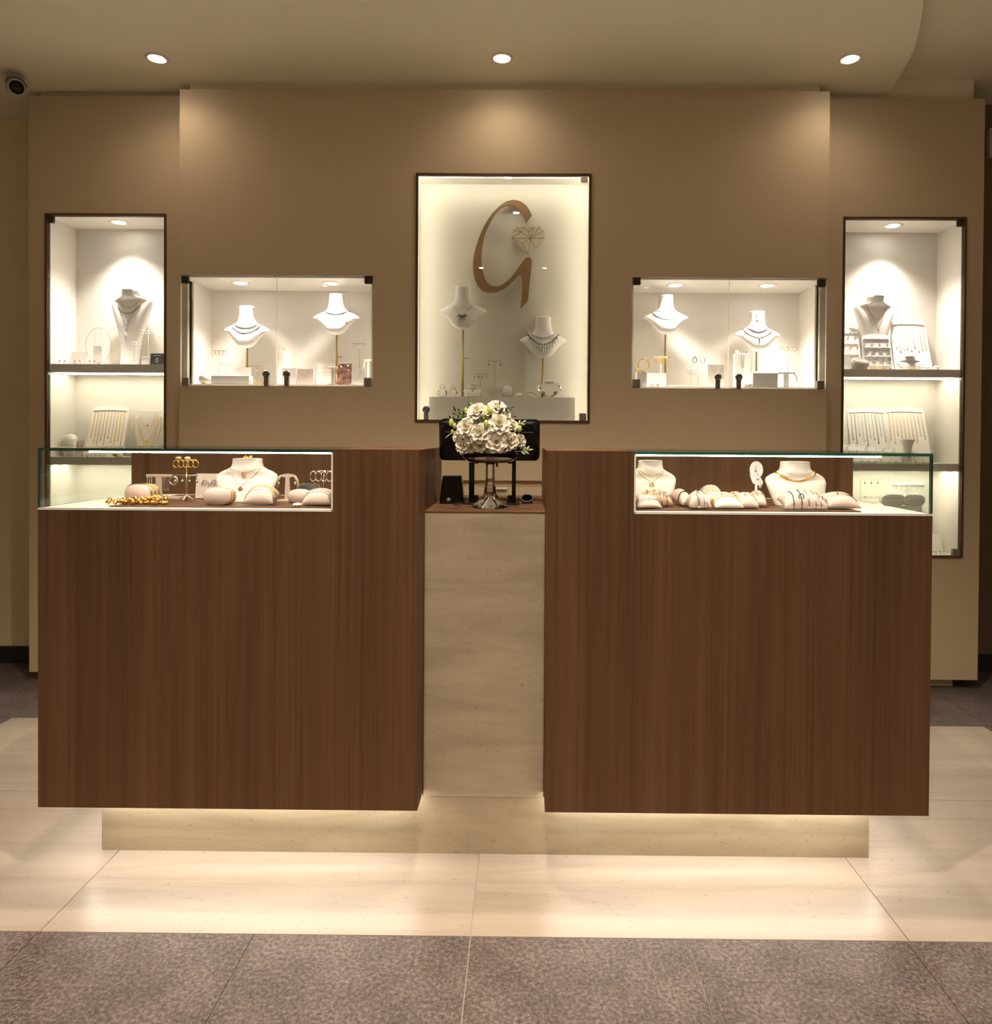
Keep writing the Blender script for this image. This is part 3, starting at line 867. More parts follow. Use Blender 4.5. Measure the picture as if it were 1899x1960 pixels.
def make_bust(prof, x, y, z, w_, h, label, mat='white_leather', rz=0.0, pole_to=None, knob=True, name='necklace_bust', group=None, brass='brass'):
    B = Bust(prof, w_, h)
    if pole_to is None:
        t = thing(name, label, 'bust', (x, y, z), rz, group)
        B.mesh().build('form', mat, t, True)
        MB().lathe([(B.R[-1][1] * 0.0 + 0.001, 0.0)] * 1 + [(B.sec(h)[0] * 0.9, 0.0), (B.sec(h)[0] * 0.9, 0.0008)], 24, (0, B.sec(h)[2], h)).build('neck_cap', mat, t)
        B.off = 0.0
    else:
        t = thing(name, label, 'bust', (x, y, pole_to), rz, group)
        off = z - pole_to
        bm_ = B.mesh(); bm_.v = [(a, b, c + off) for a, b, c in bm_.v]
        bm_.build('form', mat, t, True)
        MB().lathe([(0.0055, 0), (0.0055, off * 0.55), (0.0042, off * 0.55 + 0.001), (0.0042, off + 0.03)], 14).build('pole', brass, t, True)
        MB().lathe([(0.016, 0), (0.016, 0.003), (0.007, 0.006)], 24).build('base', brass, t)
        if knob:
            MB().tube([(0.004, 0, off * 0.58), (0.018, 0, off * 0.58)], 0.0022, 8).ball((0.020, 0, off * 0.58), 0.005).build('knob', brass, t, True)
        B.off = off
    B.loc = (x, y, t.location.z); B.rz = rz
    return B

def necklace(B, xh, zs, dip, label, mat='gold', r=0.0009, vee=0.0, pend=None, beads=None, cx=0.0, asym=0.0, group=None, cat='necklace'):
    """chain lying on bust B; zs, dip as fractions of its height, xh of its width"""
    pts = []
    N = 25
    for i in range(N):
        q = -1 + 2 * i / (N - 1)
        shp = (1 - abs(q)) * vee + (1 - q * q) * (1 - vee)
        x = cx * B.w + q * xh * B.w
        z = (zs + asym * q - dip * shp) * B.h
        pts.append((x, B.front(x, z) - r * 0.8, z + B.off))
    t = thing('necklace', label, cat, B.loc, B.rz, group)
    if beads:
        br, bm_ = beads
        m = MB()
        L = 0; last = pts[0]; m.ball(last, br, 6, 5)
        fine = []
        for i in range(len(pts) - 1):
            for k in range(12):
                fine.append(Vector(pts[i]).lerp(Vector(pts[i + 1]), k / 12))
        acc = Vector(pts[0])
        for p in fine:
            if (p - acc).length >= br * 1.95:
                m.ball((p.x, p.y - br * 0.4, p.z), br, 6, 5); acc = p
        m.build('beads', bm_, t, True)
    else:
        MB().tube(pts, r, 5).build('chain', mat, t, True)
    if pend:
        mid = pts[N // 2]
        pendant(t, mid, pend, mat)
    return t

def pendant(t, p, kind, mat):
    x, y, z = p
    if kind == 'drop':
        MB().ball((x, y - 0.002, z - 0.006), 0.004, 8, 6, sz=1.5).build('pendant', mat, t, True)
    elif kind == 'disc':
        m = MB(); rr = 0.008
        m.loft([[(x + rr * k * math.cos(2 * PI * i / 14), y + d, z - rr + rr * k * math.sin(2 * PI * i / 14)) for i in range(14)] for k, d in ((1, 0.0), (1, -0.0015), (0.75, -0.003))])
        m.build('pendant', mat, t)
    elif kind == 'sun':
        m = MB()
        for i in range(12):
            a = 2 * PI * i / 12
            m.tube([(x, y - 0.002, z - 0.012), (x + 0.013 * math.cos(a), y - 0.002, z - 0.012 + 0.013 * math.sin(a))], 0.0016, 4, r2=0.0006)
        m.ball((x, y - 0.003, z - 0.012), 0.006, 8, 6, sy=0.5)
        m.build('pendant', mat, t, True)
    elif kind == 'bar':
        MB().tube([(x, y - 0.001, z), (x, y - 0.001, z - 0.028)], 0.0018, 6).build('pendant', mat, t, True)
        MB().ball((x - 0.003, y - 0.002, z - 0.032), 0.0035, 8, 6).build('pearl', 'pearl', t, True)
        MB().ball((x + 0.002, y - 0.002, z - 0.039), 0.0035, 8, 6).build('pearl', 'pearl', t, True)
    elif kind == 'bow':
        m = MB()
        for s_ in (-1, 1):
            m.tube([(x, y - 0.002, z), (x + s_ * 0.010, y - 0.003, z + 0.006), (x + s_ * 0.019, y - 0.002, z + 0.007), (x + s_ * 0.021, y - 0.002, z + 0.001), (x + s_ * 0.012, y - 0.003, z - 0.001), (x, y - 0.002, z)], 0.0026, 6)
            m.tube([(x, y - 0.002, z), (x + s_ * 0.006, y - 0.003, z - 0.010), (x + s_ * 0.012, y - 0.002, z - 0.013)], 0.0022, 6)
        m.build('pendant', mat, t, True)
        MB().ball((x, y - 0.003, z - 0.022), 0.0035, 8, 6).build('pearl', 'pearl', t, True)
    elif kind == 'ring':
        m = MB()
        for q in (0, 1):
            m.tube([(x + 0.006 * math.cos(a * PI / 6), y - 0.002, z - 0.006 - 0.006 * q + 0.006 * math.sin(a * PI / 6)) for a in range(12)], 0.0013, 5, closed=True)
        m.build('pendant', mat, t, True)

def earring(x, y, z, kind, mat, label, group, stone=None):
    t = thing('earring', label, 'earring', (x, y, z), 0, group)
    if kind == 'hoop':
        shared(('hoop',), lambda: MB().tube([(0.0085 * math.sin(a * PI / 8), 0.0, -0.0105 + 0.0105 * math.cos(a * PI / 8)) for a in range(16)], 0.0013, 5, closed=True), 'hoop', mat, t, True)
        if t.children[0].data.materials[0] != MATS[mat]: t.children[0].data = t.children[0].data.copy(); t.children[0].data.materials[0] = MATS[mat]
    elif kind == 'drop':
        MB().tube([(0, 0, 0), (0, 0, -0.012)], 0.0007, 5).build('hook', mat, t, True)
        MB().ball((0, 0, -0.016), 0.0042, 8, 6, sz=1.25, sy=0.6).build('stone', stone or mat, t, True)
    elif kind == 'stud':
        MB().ball((0, -0.001, 0), 0.0048, 8, 6, sy=0.6).build('stone', stone or mat, t, True)
    elif kind == 'fringe':
        for k in range(4):
            MB().tube([(-0.005 + k * 0.0033, 0, 0), (-0.006 + k * 0.004, 0, -0.028 - 0.004 * (k % 2))], 0.0006, 4).build('strand', mat, t)
        MB().ball((0, 0, -0.001), 0.0045, 8, 6, sx=1.4, sz=0.7).build('top', mat, t, True)
    return t

def tstand(x, y, z, h, bw, label, mat='brass', group=None, thick=0.0011):
    t = thing('earring_stand', label, 'stand', (x, y, z), 0, group)
    MB().lathe([(0.014, 0), (0.014, 0.0025), (0.002, 0.004)], 16).build('base', mat, t)
    MB().tube([(0, 0, 0.002), (0, 0, h)], thick, 6).build('pole', mat, t, True)
    MB().tube([(-bw / 2, 0, h), (bw / 2, 0, h)], thick * 1.3, 6).build('bar', mat, t, True)
    return t

def card(x, y, z, w_, h, label, mat='white_card', lean=0.25, th=0.006, rz=0.0, name='display_card', cat='card', print_=None, group=None):
    t = thing(name, label, cat, (x, y, z), rz, group)
    s_, c_ = math.sin(lean), math.cos(lean)
    def P(a, b, n): return (a, b * s_ - n * c_, b * c_ + n * s_ + 0.0)
    vs = [P(a, b, n) for n in (0, th) for b in (0, h) for a in (-w_ / 2, w_ / 2)]
    MB().add(vs, [(0, 1, 3, 2), (4, 6, 7, 5), (0, 4, 5, 1), (2, 3, 7, 6), (0, 2, 6, 4), (1, 5, 7, 3)]).build('face_board', mat, t, bevel=0.0008)
    d = h * s_ + 0.02
    MB().add([(-0.006, h * 0.55 * s_, h * 0.55 * c_), (0.006, h * 0.55 * s_, h * 0.55 * c_), (-0.006, 0, 0), (0.006, 0, 0), (-0.006, d, 0), (0.006, d, 0)],
             [(0, 2, 4), (1, 5, 3), (0, 1, 3, 2), (0, 4, 5, 1), (2, 3, 5, 4)]).build('easel', mat, t)
    t['lean'] = lean
    return t, P

def block(x, y, z, w_, d, h, label, mat='white_card', name='display_block', cat='block', rz=0.0, group=None, bev=0.002):
    t = MB().box(-w_ / 2, w_ / 2, -d / 2, d / 2, 0, h).build(name, mat, bevel=bev)
    t.location = (x, y, z); t.rotation_euler = (0, 0, rz)
    return tag(t, label, cat, group)

def board(x, y, z, w_, h, label, chains, mats, clabel, cgroup, lean=0.28, rz=0.0, mat='white_leather', pend=True, ruffle='white_leather', lens=None):
    """tilted necklace board with a bowed top, chains hung over its upper edge"""
    t = thing('necklace_board', label, 'board', (x, y, z), rz)
    s_, c_ = math.sin(lean), math.cos(lean)
    def P(a, b, n): return (a, b * s_ - n * c_, b * c_ + n * s_)
    out = [(-w_ / 2, 0), (w_ / 2, 0), (w_ / 2 * 0.95, h * 0.93)] + [(w_ / 2 * 0.95 * math.cos(k * PI / 8), h * 0.93 + h * 0.07 * math.sin(k * PI / 8)) for k in range(1, 8)] + [(-w_ / 2 * 0.95, h * 0.93)]
    n = len(out); th = 0.008
    MB().add([P(a, b, 0) for a, b in out] + [P(a, b, th) for a, b in out],
             [tuple(range(n)), tuple(reversed(range(n, 2 * n)))] + [(i, i + n, (i + 1) % n + n, (i + 1) % n) for i in range(n)]).build('board', mat, t)
    MB().add([(-0.008, h * 0.6 * s_, h * 0.6 * c_), (0.008, h * 0.6 * s_, h * 0.6 * c_), (-0.008, 0, 0), (0.008, 0, 0), (-0.008, h * s_ + 0.02, 0), (0.008, h * s_ + 0.02, 0)],
             [(0, 2, 4), (1, 5, 3), (0, 1, 3, 2), (0, 4, 5, 1), (2, 3, 5, 4)]).build('easel', mat, t)
    m = MB()
    for k in range(chains * 2):
        a = -w_ / 2 * 0.88 + w_ * 0.88 * (k + 0.5) / (chains * 2)
        m.ball(P(a, h * 0.88 + h * 0.03 * math.cos(a / w_ * 2.6), th + 0.001), 0.0052, 7, 5, sz=0.9)
    m.build('ruffle', ruffle, t, True)
    for k in range(chains):
        a = -w_ / 2 * 0.86 + w_ * 0.86 * (k + 0.5) / chains
        mt = mats[k % len(mats)]
        L = (lens[k % len(lens)] if lens else 0.5 + 0.22 * ((k * 7) % 5) / 5) * h
        c = thing('necklace', clabel, 'necklace', (x, y, z), rz, cgroup)
        a2 = a * 1.05
        pts = [P(a - 0.0022, h * 0.87, th + 0.001), P(a2 - 0.0014, h * 0.87 - L * 0.95, th + 0.001), P(a2, h * 0.87 - L, th + 0.001), P(a2 + 0.0014, h * 0.87 - L * 0.95, th + 0.001), P(a + 0.0022, h * 0.87, th + 0.001)]
        MB().tube(pts, 0.0007, 4).build('chain', mt, c)
        if pend:
            q = P(a2, h * 0.87 - L - 0.003, th + 0.002)
            MB().ball(q, 0.0034, 7, 5, sz=1.5, sy=0.6).build('pendant', mt, c, True)
    return t

def pillow(x, y, z, w_, d, h, label, mat='pink_leather', rz=0.0, group=None, tilt=0.0, name='bracelet_pillow', tx=0.0):
    """soft cushion with four pinched corners; long side along local x"""
    N = 14
    vs = []; fs = []
    for sgn in (1, -1):
        o = len(vs)
        for i in range(N + 1):
            for j in range(N + 1):
                a = -1 + 2 * i / N; b = -1 + 2 * j / N
                hh = (max(0, 1 - abs(a) ** 2.4) ** 0.55) * (max(0, 1 - abs(b) ** 2.4) ** 0.5)
                px_ = a * (1 - 0.07 * (1 - b * b)) * w_ / 2; py_ = b * (1 - 0.10 * (1 - a * a)) * d / 2
                pz_ = 0.16 * h + hh * h * (0.84 if sgn > 0 else -0.16)
                vs.append((px_, py_, pz_ + tilt * (py_ + d / 2) + tx * (px_ + w_ / 2)))
        for i in range(N):
            for j in range(N):
                q = (o + i * (N + 1) + j, o + (i + 1) * (N + 1) + j, o + (i + 1) * (N + 1) + j + 1, o + i * (N + 1) + j + 1)
                fs.append(q if sgn > 0 else q[::-1])
    t = MB().add(vs, fs).build(name, mat, None, True)
    bm = bmesh.new(); bm.from_mesh(t.data); bmesh.ops.remove_doubles(bm, verts=bm.verts, dist=1e-5); bm.to_mesh(t.data); bm.free()
    t.data.polygons.foreach_set('use_smooth', [True] * len(t.data.polygons))
    t.location = (x, y, z); t.rotation_euler = (0, 0, rz)
    tag(t, label, 'pillow', group)
    t['dims'] = (w_, d, h, tilt, tx)
    return t

def bracelet(p, a, label, mat='silver', r=0.0012, group=None, charm=None, beads=None, name='bracelet', kind='cord'):
    """band round pillow p at long-axis position a (-1..1)"""
    w_, d, h, tilt, tx = p['dims']
    if tx: a = a * 0.55 - 0.28      # end-on cushions wear their bands near the front
    k = max(0.02, 1 - abs(a) ** 2.4)
    hd = (1 - 0.10 * (1 - a * a)) * d / 2 + r * 0.4
    hh = k ** 0.55 * h
    pts = []
    for i in range(28):
        t_ = 2 * PI * i / 28
        b = math.cos(t_)
        bb = math.copysign(abs(b) ** 0.9, b)
        zz = math.sin(t_)
        # the cushion's own section
        sec = (max(0, 1 - abs(bb) ** 2.4) ** 0.5)
        z_ = 0.16 * h + sec * hh * (0.84 if zz > 0 else -0.16) + (r * 0.5 if zz > 0 else 0)
        xq = a * w_ / 2 * (1 - 0.07 * (1 - bb * bb))
        pts.append((xq, bb * hd, max(r, z_) + tilt * (bb * hd + d / 2) + tx * (xq + w_ / 2)))
    t = thing(name, label, 'bracelet', tuple(p.location), p.rotation_euler.z, group)
    if beads:
        m = MB()
        fine = []
        for i in range(28):
            for q in range(8): fine.append(Vector(pts[i]).lerp(Vector(pts[(i + 1) % 28]), q / 8))
        acc = fine[0]
        for f_ in fine:
            if (f_ - acc).length > beads * 1.9: m.ball(tuple(f_), beads, 6, 5); acc = f_
        m.build('beads', mat, t, True)
    else:
        MB().tube(pts, r, 6, closed=True).build('band', mat, t, True)
    top = pts[8]
    fr = pts[10]
    if tx: fr = (pts[6][0] - 0.004, pts[6][1], pts[6][2])
    if charm == 'stone':
        MB().ball(fr, 0.0045, 8, 6, sx=1.4).build('charm', 'chrome', t, True)
    elif charm == 'ring':
        MB().tube([(fr[0] + 0.007 * math.cos(q * PI / 6), fr[1] - 0.002, fr[2] + 0.007 * math.sin(q * PI / 6)) for q in range(12)], 0.0014, 5, closed=True).build('charm', mat, t, True)
    elif charm == 'tag':
        MB().box(fr[0] - 0.006, fr[0] + 0.006, fr[1] - 0.006, fr[1] - 0.005, fr[2] - 0.020, fr[2] + 0.0).build('price_tag', 'white_card', t)
    elif charm == 'star':
        m = MB()
        for q in range(5):
            an = PI / 2 + q * 2 * PI / 5
            m.tube([(fr[0], fr[1] - 0.002, fr[2]), (fr[0] + 0.010 * math.cos(an), fr[1] - 0.002, fr[2] + 0.010 * math.sin(an))], 0.0026, 5, r2=0.0005)
        m.build('charm', 'rose_gold', t)
    return t

def drum(x, y, z, w_, h, d, label, mat='pink_leather', rz=0.0, group=None):
    """upright cushion with an oval face, for bangles"""
    n = 32
    rings = []
    for yy, k in ((-d / 2, 0.90), (-d / 2 + 0.004, 0.98), (-d / 2 + 0.012, 1.0), (d / 2 - 0.012, 1.0), (d / 2, 0.9)):
        ring = []
        for i in range(n):
            a = 2 * PI * i / n
            cx, sz = math.cos(a), math.sin(a)
            ring.append((k * w_ / 2 * math.copysign(abs(cx) ** 0.75, cx), yy, h / 2 + k * h / 2 * math.copysign(abs(sz) ** 0.75, sz)))
        rings.append(ring)
    t = MB().loft(rings).build('bangle_cushion', mat, None, True)
    t.location = (x, y, z); t.rotation_euler = (0, 0, rz)
    t['dims'] = (w_, d, h)
    return tag(t, label, 'cushion', group)

def bangle(p, dy, label, mat='gold', r=0.0016, group=None, beads=None):
    w_, d, h = p['dims']
    n = 40; pts = []
    for i in range(n):
        a = 2 * PI * i / n; cx, sz = math.cos(a), math.sin(a)
        pts.append(((w_ / 2 + r * 0.6) * math.copysign(abs(cx) ** 0.75, cx), dy, h / 2 + (h / 2 + r * 0.6) * math.copysign(abs(sz) ** 0.75, sz)))
    pts = [(a, b, max(c, r)) for a, b, c in pts]
    t = thing('bangle', label, 'bangle', tuple(p.location), p.rotation_euler.z, group)
    if beads:
        m = MB()
        for q in pts: m.ball(q, beads, 6, 5)
        m.build('beads', mat, t, True)
    else:
        MB().tube(pts, r, 6, closed=True).build('band', mat, t, True)
    return t

def finger_ring(x, y, z, label, mat, group, r=0.0085, stone=None, name='ring'):
    t = thing(name, label, 'ring', (x, y, z), random.uniform(-0.7, 0.7), group)
    MB().tube([(r * math.cos(a * PI / 8), 0, r + 0.0012 + r * math.sin(a * PI / 8)) for a in range(16)], 0.0013, 5, closed=True).build('band', mat, t, True)
    if stone: MB().ball((0, 0, 2 * r + 0.004), 0.0036, 6, 4).build('stone', stone, t)
    return t

# ================================================================== niche with the nested necklaces
YN = YW2 + 0.10
z1 = SHL[0][1]; z2 = SHL[1][1]; z3 = NB + 0.0095
xc, w_, z0, h = span(208, 292, 556, 696, YN + 0.045)
tb = make_bust(TALL, xc, YN + 0.045, z1, w_, z0 + h - z1, 'tall white bust stand wearing three necklaces beside a pearl string', rz=-0.12)
necklace(tb, .27, .88, .11, 'gold bead choker high on the tall bust with three necklaces', 'gold', beads=(0.0024, 'gold'))
necklace(tb, .27, .80, .11, 'string of dark beads low on the tall bust with three necklaces', 'silver', beads=(0.0026, 'dark_silver'))
necklace(tb, .24, .80, .29, 'long silver necklace with bar pendant on the tall bust', 'silver', vee=1.0, pend='bar', r=0.0008, cx=-.03)
# hoop with pearls
xc, w_, z0, h = span(164, 213, 627, 690, YN - 0.03)
t = thing('hoop_stand', 'thin dark hoop stand holding a pearl string beside the tall bust', 'stand', (xc, YN - 0.03, z1))
hh = z0 + h - z1
MB().tube([(w_ / 2 * math.cos(a * PI / 16), 0, 0.010 + (hh - 0.010) / 2 + (hh - 0.010) / 2 * math.sin(a * PI / 16)) for a in range(32)], 0.0008, 5, closed=True).build('hoop', 'steel', t, True)
MB().lathe([(0.016, 0), (0.016, 0.003), (0.003, 0.005), (0.003, 0.011)], 16).build('base', 'steel', t)
MB().tube([(-0.018, 0, hh), (0.018, 0, hh)], 0.003, 6).build('rest', 'white_leather', t, True)
t2 = thing('pearl_necklace', 'cream pearl string hanging in the thin hoop stand', 'necklace', (xc, YN - 0.036, z1))
m = MB()
for k in range(30):
    q = -1 + 2 * k / 29
    xx = 0.016 * math.copysign(min(1, (1.25 - 0.6 * abs(abs(q) - 0.5))), q) if abs(q) > 0.2 else 0.016 * q / 0.2
    zz = hh * 0.30 + (abs(q) ** 1.6) * (hh * 0.68)
    m.ball((xx, 0, zz), 0.0030, 6, 5)
m.build('pearls', 'pearl', t2, True)
block(*([at(188, 660, YN + 0.03)[0], YN + 0.03, z1]), 0.045, 0.012, 0.10, 'plain white backing slab behind the thin hoop stand', 'white_card')
xc, w_, z0, h = span(134, 166, 669, 696, YN)
card(xc, YN, z1, w_, h, 'pale pink card leaning near the niche wall by the pearl string', 'pink_card')
for k in range(9):
    u = 106 + k * 9.5
    xx = at(u, 692, YN - 0.055)[0]
    finger_ring(xx, YN - 0.06, z1, 'small silver ring standing on the shelf edge below the pearl string', 'silver', 'rings before the pearl string', 0.006, ['crystal', 'red_stone', 'dark_silver'][k % 3])
for (u, vb, bw, uh, mt, lab) in ((261, 655, 18, 3, 'white_edge', 'short earring T stand right beside the tall bust'), (284, 633, 27, 4, 'white_edge', 'taller earring T stand behind the black card')):
    xx, zb_ = at(u, vb, YN + (0.0 if u < 270 else 0.02))
    yy = YN + (0.0 if u < 270 else 0.02)
    tstand(xx, yy, z1, zb_ - z1, bw * px(yy), lab, mt)
    for k in range(uh):
        earring(xx + (-0.42 + 0.84 * k / (uh - 1)) * bw * px(yy), yy - 0.003, zb_, 'drop', ['silver', 'gold'][k % 2], 'tiny drop earring hanging from the ' + lab, 'earrings on the ' + lab, 'pearl')
xc, w_, z0, h = span(272, 288, 680, 696, YN - 0.02)
block(xc, YN - 0.02, z1, w_, 0.02, h, 'little white earring box beside the black card', 'white_card', 'small_box', 'box')
xc, w_, z0, h = span(288, 314, 673, 696, YN - 0.03)
bc, P = card(xc, YN - 0.03, z1, w_, h, 'small black card printed with a pale ring outline', 'black_card', lean=0.15)
m = MB(); m.tube([P(0.006 * math.cos(a * PI / 8), h * 0.42 + 0.010 * math.sin(a * PI / 8), 0.0066) for a in range(16)], 0.0007, 4, closed=True); m.build('ring_print', 'print_white', bc)
m = MB(); m.box(-0.018, 0.018, -0.0066 - 0.0, -0.0058, 0, 0.0016)
m.v = [P(a, h * 0.80 + c, -b) for a, b, c in m.v]; m.build('text_line', 'print_white', bc)
# --- middle shelf
xc, w_, z0, h = span(163, 236, 776, 874, YN + 0.02)
board(xc, YN + 0.02, z2, w_, (z0 + h - z2) * 1.04, 'tilted cream board of gold chains beside the nested necklaces', 10, ['gold', 'gold', 'silver', 'gold'],
      'gold or silver chain hanging on the cream board beside the nested necklaces', 'chains on the cream board', mat='cream_leather', ruffle='pearl')
xc, w_, z0, h = span(243, 314, 785, 874, YN)
t = thing('necklace_easel', 'stepped white necklace easel with four nested necklaces', 'stand', (xc, YN, z2))
hh = z0 + h - z2
for k, (f_, wd) in enumerate(((1.0, 0.62), (0.86, 0.86), (0.74, 1.0))):
    n_ = 18
    pl = [(-wd * w_ / 2, hh * f_), (-wd * w_ / 2 * 0.72, 0.0), (wd * w_ / 2 * 0.72, 0.0), (wd * w_ / 2, hh * f_)]
    y0_ = 0.022 * k
    m = MB().prism(pl, y0_, y0_ + 0.018)
    m.v = [(a, b + c * 0.15, c) for a, b, c in m.v]
    m.build('step', 'white_leather', t, bevel=0.001)
for k, (xh, zs, dip, mt, pk, lab, bd) in enumerate(((.36, .93, .33, 'gold', 'sun', 'innermost gold chain with sun pendant on the stepped easel', None),
                                               (.52, .90, .55, 'gold', 'disc', 'second gold chain with round medal on the stepped easel', None),
                                               (.60, .90, .72, 'gold', None, 'thick gold rope necklace on the stepped easel', (0.0030, 'gold')),
                                               (.80, .72, .66, 'gold', 'ring', 'outermost gold chain with ring pendant on the stepped easel', None))):
    tt = thing('necklace', lab, 'necklace', (xc, YN, z2))
    pts = []
    for i in range(25):
        q = -1 + 2 * i / 24
        zz = hh * (zs - dip * (1 - abs(q) ** 2.2))
        pts.append((q * xh * w_ / 2 * (0.72 + 0.28 * zz / hh) * 1.2, zz * 0.15 - 0.002 - 0.001 * k, zz))
    if bd:
        m = MB(); acc = Vector(pts[0]); m.ball(pts[0], bd[0], 6, 5)
        for i in range(24):
            for q in range(8):
                f_ = Vector(pts[i]).lerp(Vector(pts[i + 1]), q / 8)
                if (f_ - acc).length > bd[0] * 1.7: m.ball(tuple(f_), bd[0], 6, 5); acc = f_
        m.build('rope', 'gold', tt, True)
    else:
        MB().tube(pts, 0.0010, 5).build('chain', mt, tt, True)
    if pk: pendant(tt, (0, pts[12][1] - 0.001, pts[12][2] + (0.03 if pk == 'sun' else 0.004)), pk, 'gold')
xc, w_, z0, h = span(121, 149, 831, 874, YN)
t = MB().lathe([(w_ * 0.36, 0), (w_ * 0.5, h * 0.3), (w_ * 0.48, h * 0.7), (w_ * 0.3, h * 0.95), (w_ * 0.05, h)], 18).build('bracelet_roll', 'white_lacquer', None, True)
t.location = (xc, YN, z2); tag(t, 'round grey bracelet holder beside the card of red earrings', 'holder')
for q in range(3):
    tt = thing('bangle', 'thin bangle wound over the round grey holder', 'bangle', (xc, YN, z2 + h * (0.35 + 0.2 * q)), 0, 'bangles on the grey holder')
    rr = w_ * (0.505 if q < 2 else 0.43)
    MB().tube([(rr * math.cos(a * PI / 10), rr * math.sin(a * PI / 10), 0.004 * math.sin(a * PI / 5 + q)) for a in range(20)], 0.0014, 5, closed=True).build('band', 'silver', tt, True)
xc, w_, z0, h = span(144, 161, 842, 874, YN - 0.04)
c_, P = card(xc, YN - 0.04, z2, w_, h, 'small pink card holding a pair of red earrings', 'pink_card', lean=0.2)
for s_ in (-1, 1):
    q = P(s_ * 0.009, h * 0.66, 0.009)
    earring(xc + q[0], YN - 0.04 + q[1], z2 + q[2] + 0.01, 'drop', 'gold', 'red stone drop earring on the small pink card', 'red earrings', 'red_stone')
xx = at(228, 850, YN - 0.05)[0]
tstand(xx, YN - 0.05, z2, 0.045, 0.02, 'tiny brass ring stand before the cream chain board', 'brass')
finger_ring(xx + 0.008, YN - 0.053, z2 + 0.034, 'crystal ring hanging on the tiny brass stand', 'silver', None, 0.006, 'crystal')
for k, u in enumerate((136, 146, 160, 168, 176, 184, 192, 200)):
    finger_ring(at(u, 870, YN - 0.065)[0], YN - 0.07, z2, 'small dark ring in the row along the shelf below the cream board', 'dark_silver', 'rings below the cream board', 0.005)
t = MB().ball((0, 0, 0.011), 0.011, 12, 8, sx=1.3).build('gold_brooch', 'gold', None, True)
t.location = (at(222, 868, YN - 0.065)[0], YN - 0.068, z2); tag(t, 'shiny gold nugget brooch on the shelf edge below the cream board', 'brooch')
# --- lowest shelf, seen through the counter glass
for k, (u, v) in enumerate(((118, 940), (150, 938), (185, 935))):
    xx = at(u, v, YN)[0]
    zz = at(u, 965, YN)[1]
zl = at(150, 985, YN)[1]
tt = block((NL0 + NL1) / 2, YN + 0.02, z3, 0.44, 0.12, zl - z3, 'long white riser on the lowest niche shelf behind the counter glass', 'white_lacquer', 'riser', 'riser')
for k, (u, wd) in enumerate(((112, 0.07), (135, 0.08), (157, 0.06))):
    xx = at(u, 960, YN)[0]
    d_ = drum(xx, YN, zl, wd, 0.05 + 0.006 * k, 0.05, 'white bracelet cushion on the riser behind the counter glass', 'white_leather', group='white cushions on the riser')
    for q in (-0.012, 0.008):
        bangle(d_, q, 'thin silver bangle on a white cushion of the riser', 'silver', 0.0012, 'bangles on the riser')
for k in range(5):
    xx = at(160 + k * 11, 925, YN + 0.03)[0]
    finger_ring(xx, YN + 0.055, zl, 'silver ring standing on the riser behind the counter glass', 'silver', 'rings on the riser', 0.007, 'crystal')

# ================================================================== niche near the brown wall
r1 = SHR[0][1]; r2 = SHR[1][1]; r3 = z3
xc, w_, z0, h = span(1634, 1717, 568, 706, YN + 0.05)
tb = make_bust(TALL, xc, YN + 0.05, r1, w_, z0 + h - r1, 'tall white bust stand wearing a fine gold chain behind earring boards', rz=0.14)
necklace(tb, .26, .91, .22, 'fine gold chain high on the bust behind earring boards', 'gold')
necklace(tb, .28, .90, .34, 'longer fine gold chain with drop on the bust behind earring boards', 'rose_gold', vee=0.9, pend='drop', r=0.0006)
def earboard(u0, u1, v0, vb, y, zb_, label, rows, cols_, elab, grp, kinds):
    xc, w_, z0, h = span(u0, u1, v0, vb, y)
    hh = z0 + h - zb_
    t = thing('earring_board', label, 'board', (xc, y, zb_))
    lean = 0.22; s_, c_ = math.sin(lean), math.cos(lean)
    def P(a, b, n): return (a, b * s_ - n * c_, b * c_ + n * s_)
    out = [(-w_ / 2, 0), (w_ / 2, 0), (w_ / 2 * 0.92, hh * 0.94)] + [(w_ / 2 * 0.92 * math.cos(k * PI / 6), hh * 0.94 + hh * 0.08 * math.sin(k * PI / 6)) for k in range(1, 6)] + [(-w_ / 2 * 0.92, hh * 0.94)]
    n = len(out); th = 0.007
    MB().add([P(a, b, 0) for a, b in out] + [P(a, b, th) for a, b in out],
             [tuple(range(n)), tuple(reversed(range(n, 2 * n)))] + [(i, i + n, (i + 1) % n + n, (i + 1) % n) for i in range(n)]).build('board', 'white_leather', t)
    for r in range(rows):
        bz = hh * (0.88 - 0.76 * r / max(1, rows - 1)) if rows > 1 else hh * 0.6
        MB().tube([P(-w_ * 0.42, bz, th + 0.002), P(w_ * 0.42, bz, th + 0.002)], 0.0022, 6).build('rail', 'white_leather', t, True)
        for c in range(cols_):
            q = P(-w_ * 0.36 + w_ * 0.72 * c / (cols_ - 1), bz - 0.002, th + 0.006)
            kd, mt, stn = kinds[(r) % len(kinds)]
            earring(xc + q[0], y + q[1], zb_ + q[2], kd, mt, elab, grp, stn)
    return t
earboard(1613, 1650, 625, 706, YN + 0.01, r1, 'white earring board with gold drops beside the niche frame', 4, 3, 'small gold or silver earring on the board beside the niche frame', 'earrings on the board beside the frame',
         [('stud', 'silver', None), ('drop', 'gold', None), ('drop', 'gold', None), ('stud', 'silver', 'pearl')])
earboard(1653, 1711, 638, 708, YN - 0.035, r1, 'white earring board of silver hoops in front of the bust', 4, 4, 'small hoop or drop earring on the board in front of the bust', 'earrings on the board before the bust',
         [('stud', 'white_leather', None), ('hoop', 'silver', None), ('hoop', 'silver', None), ('drop', 'gold', None)])
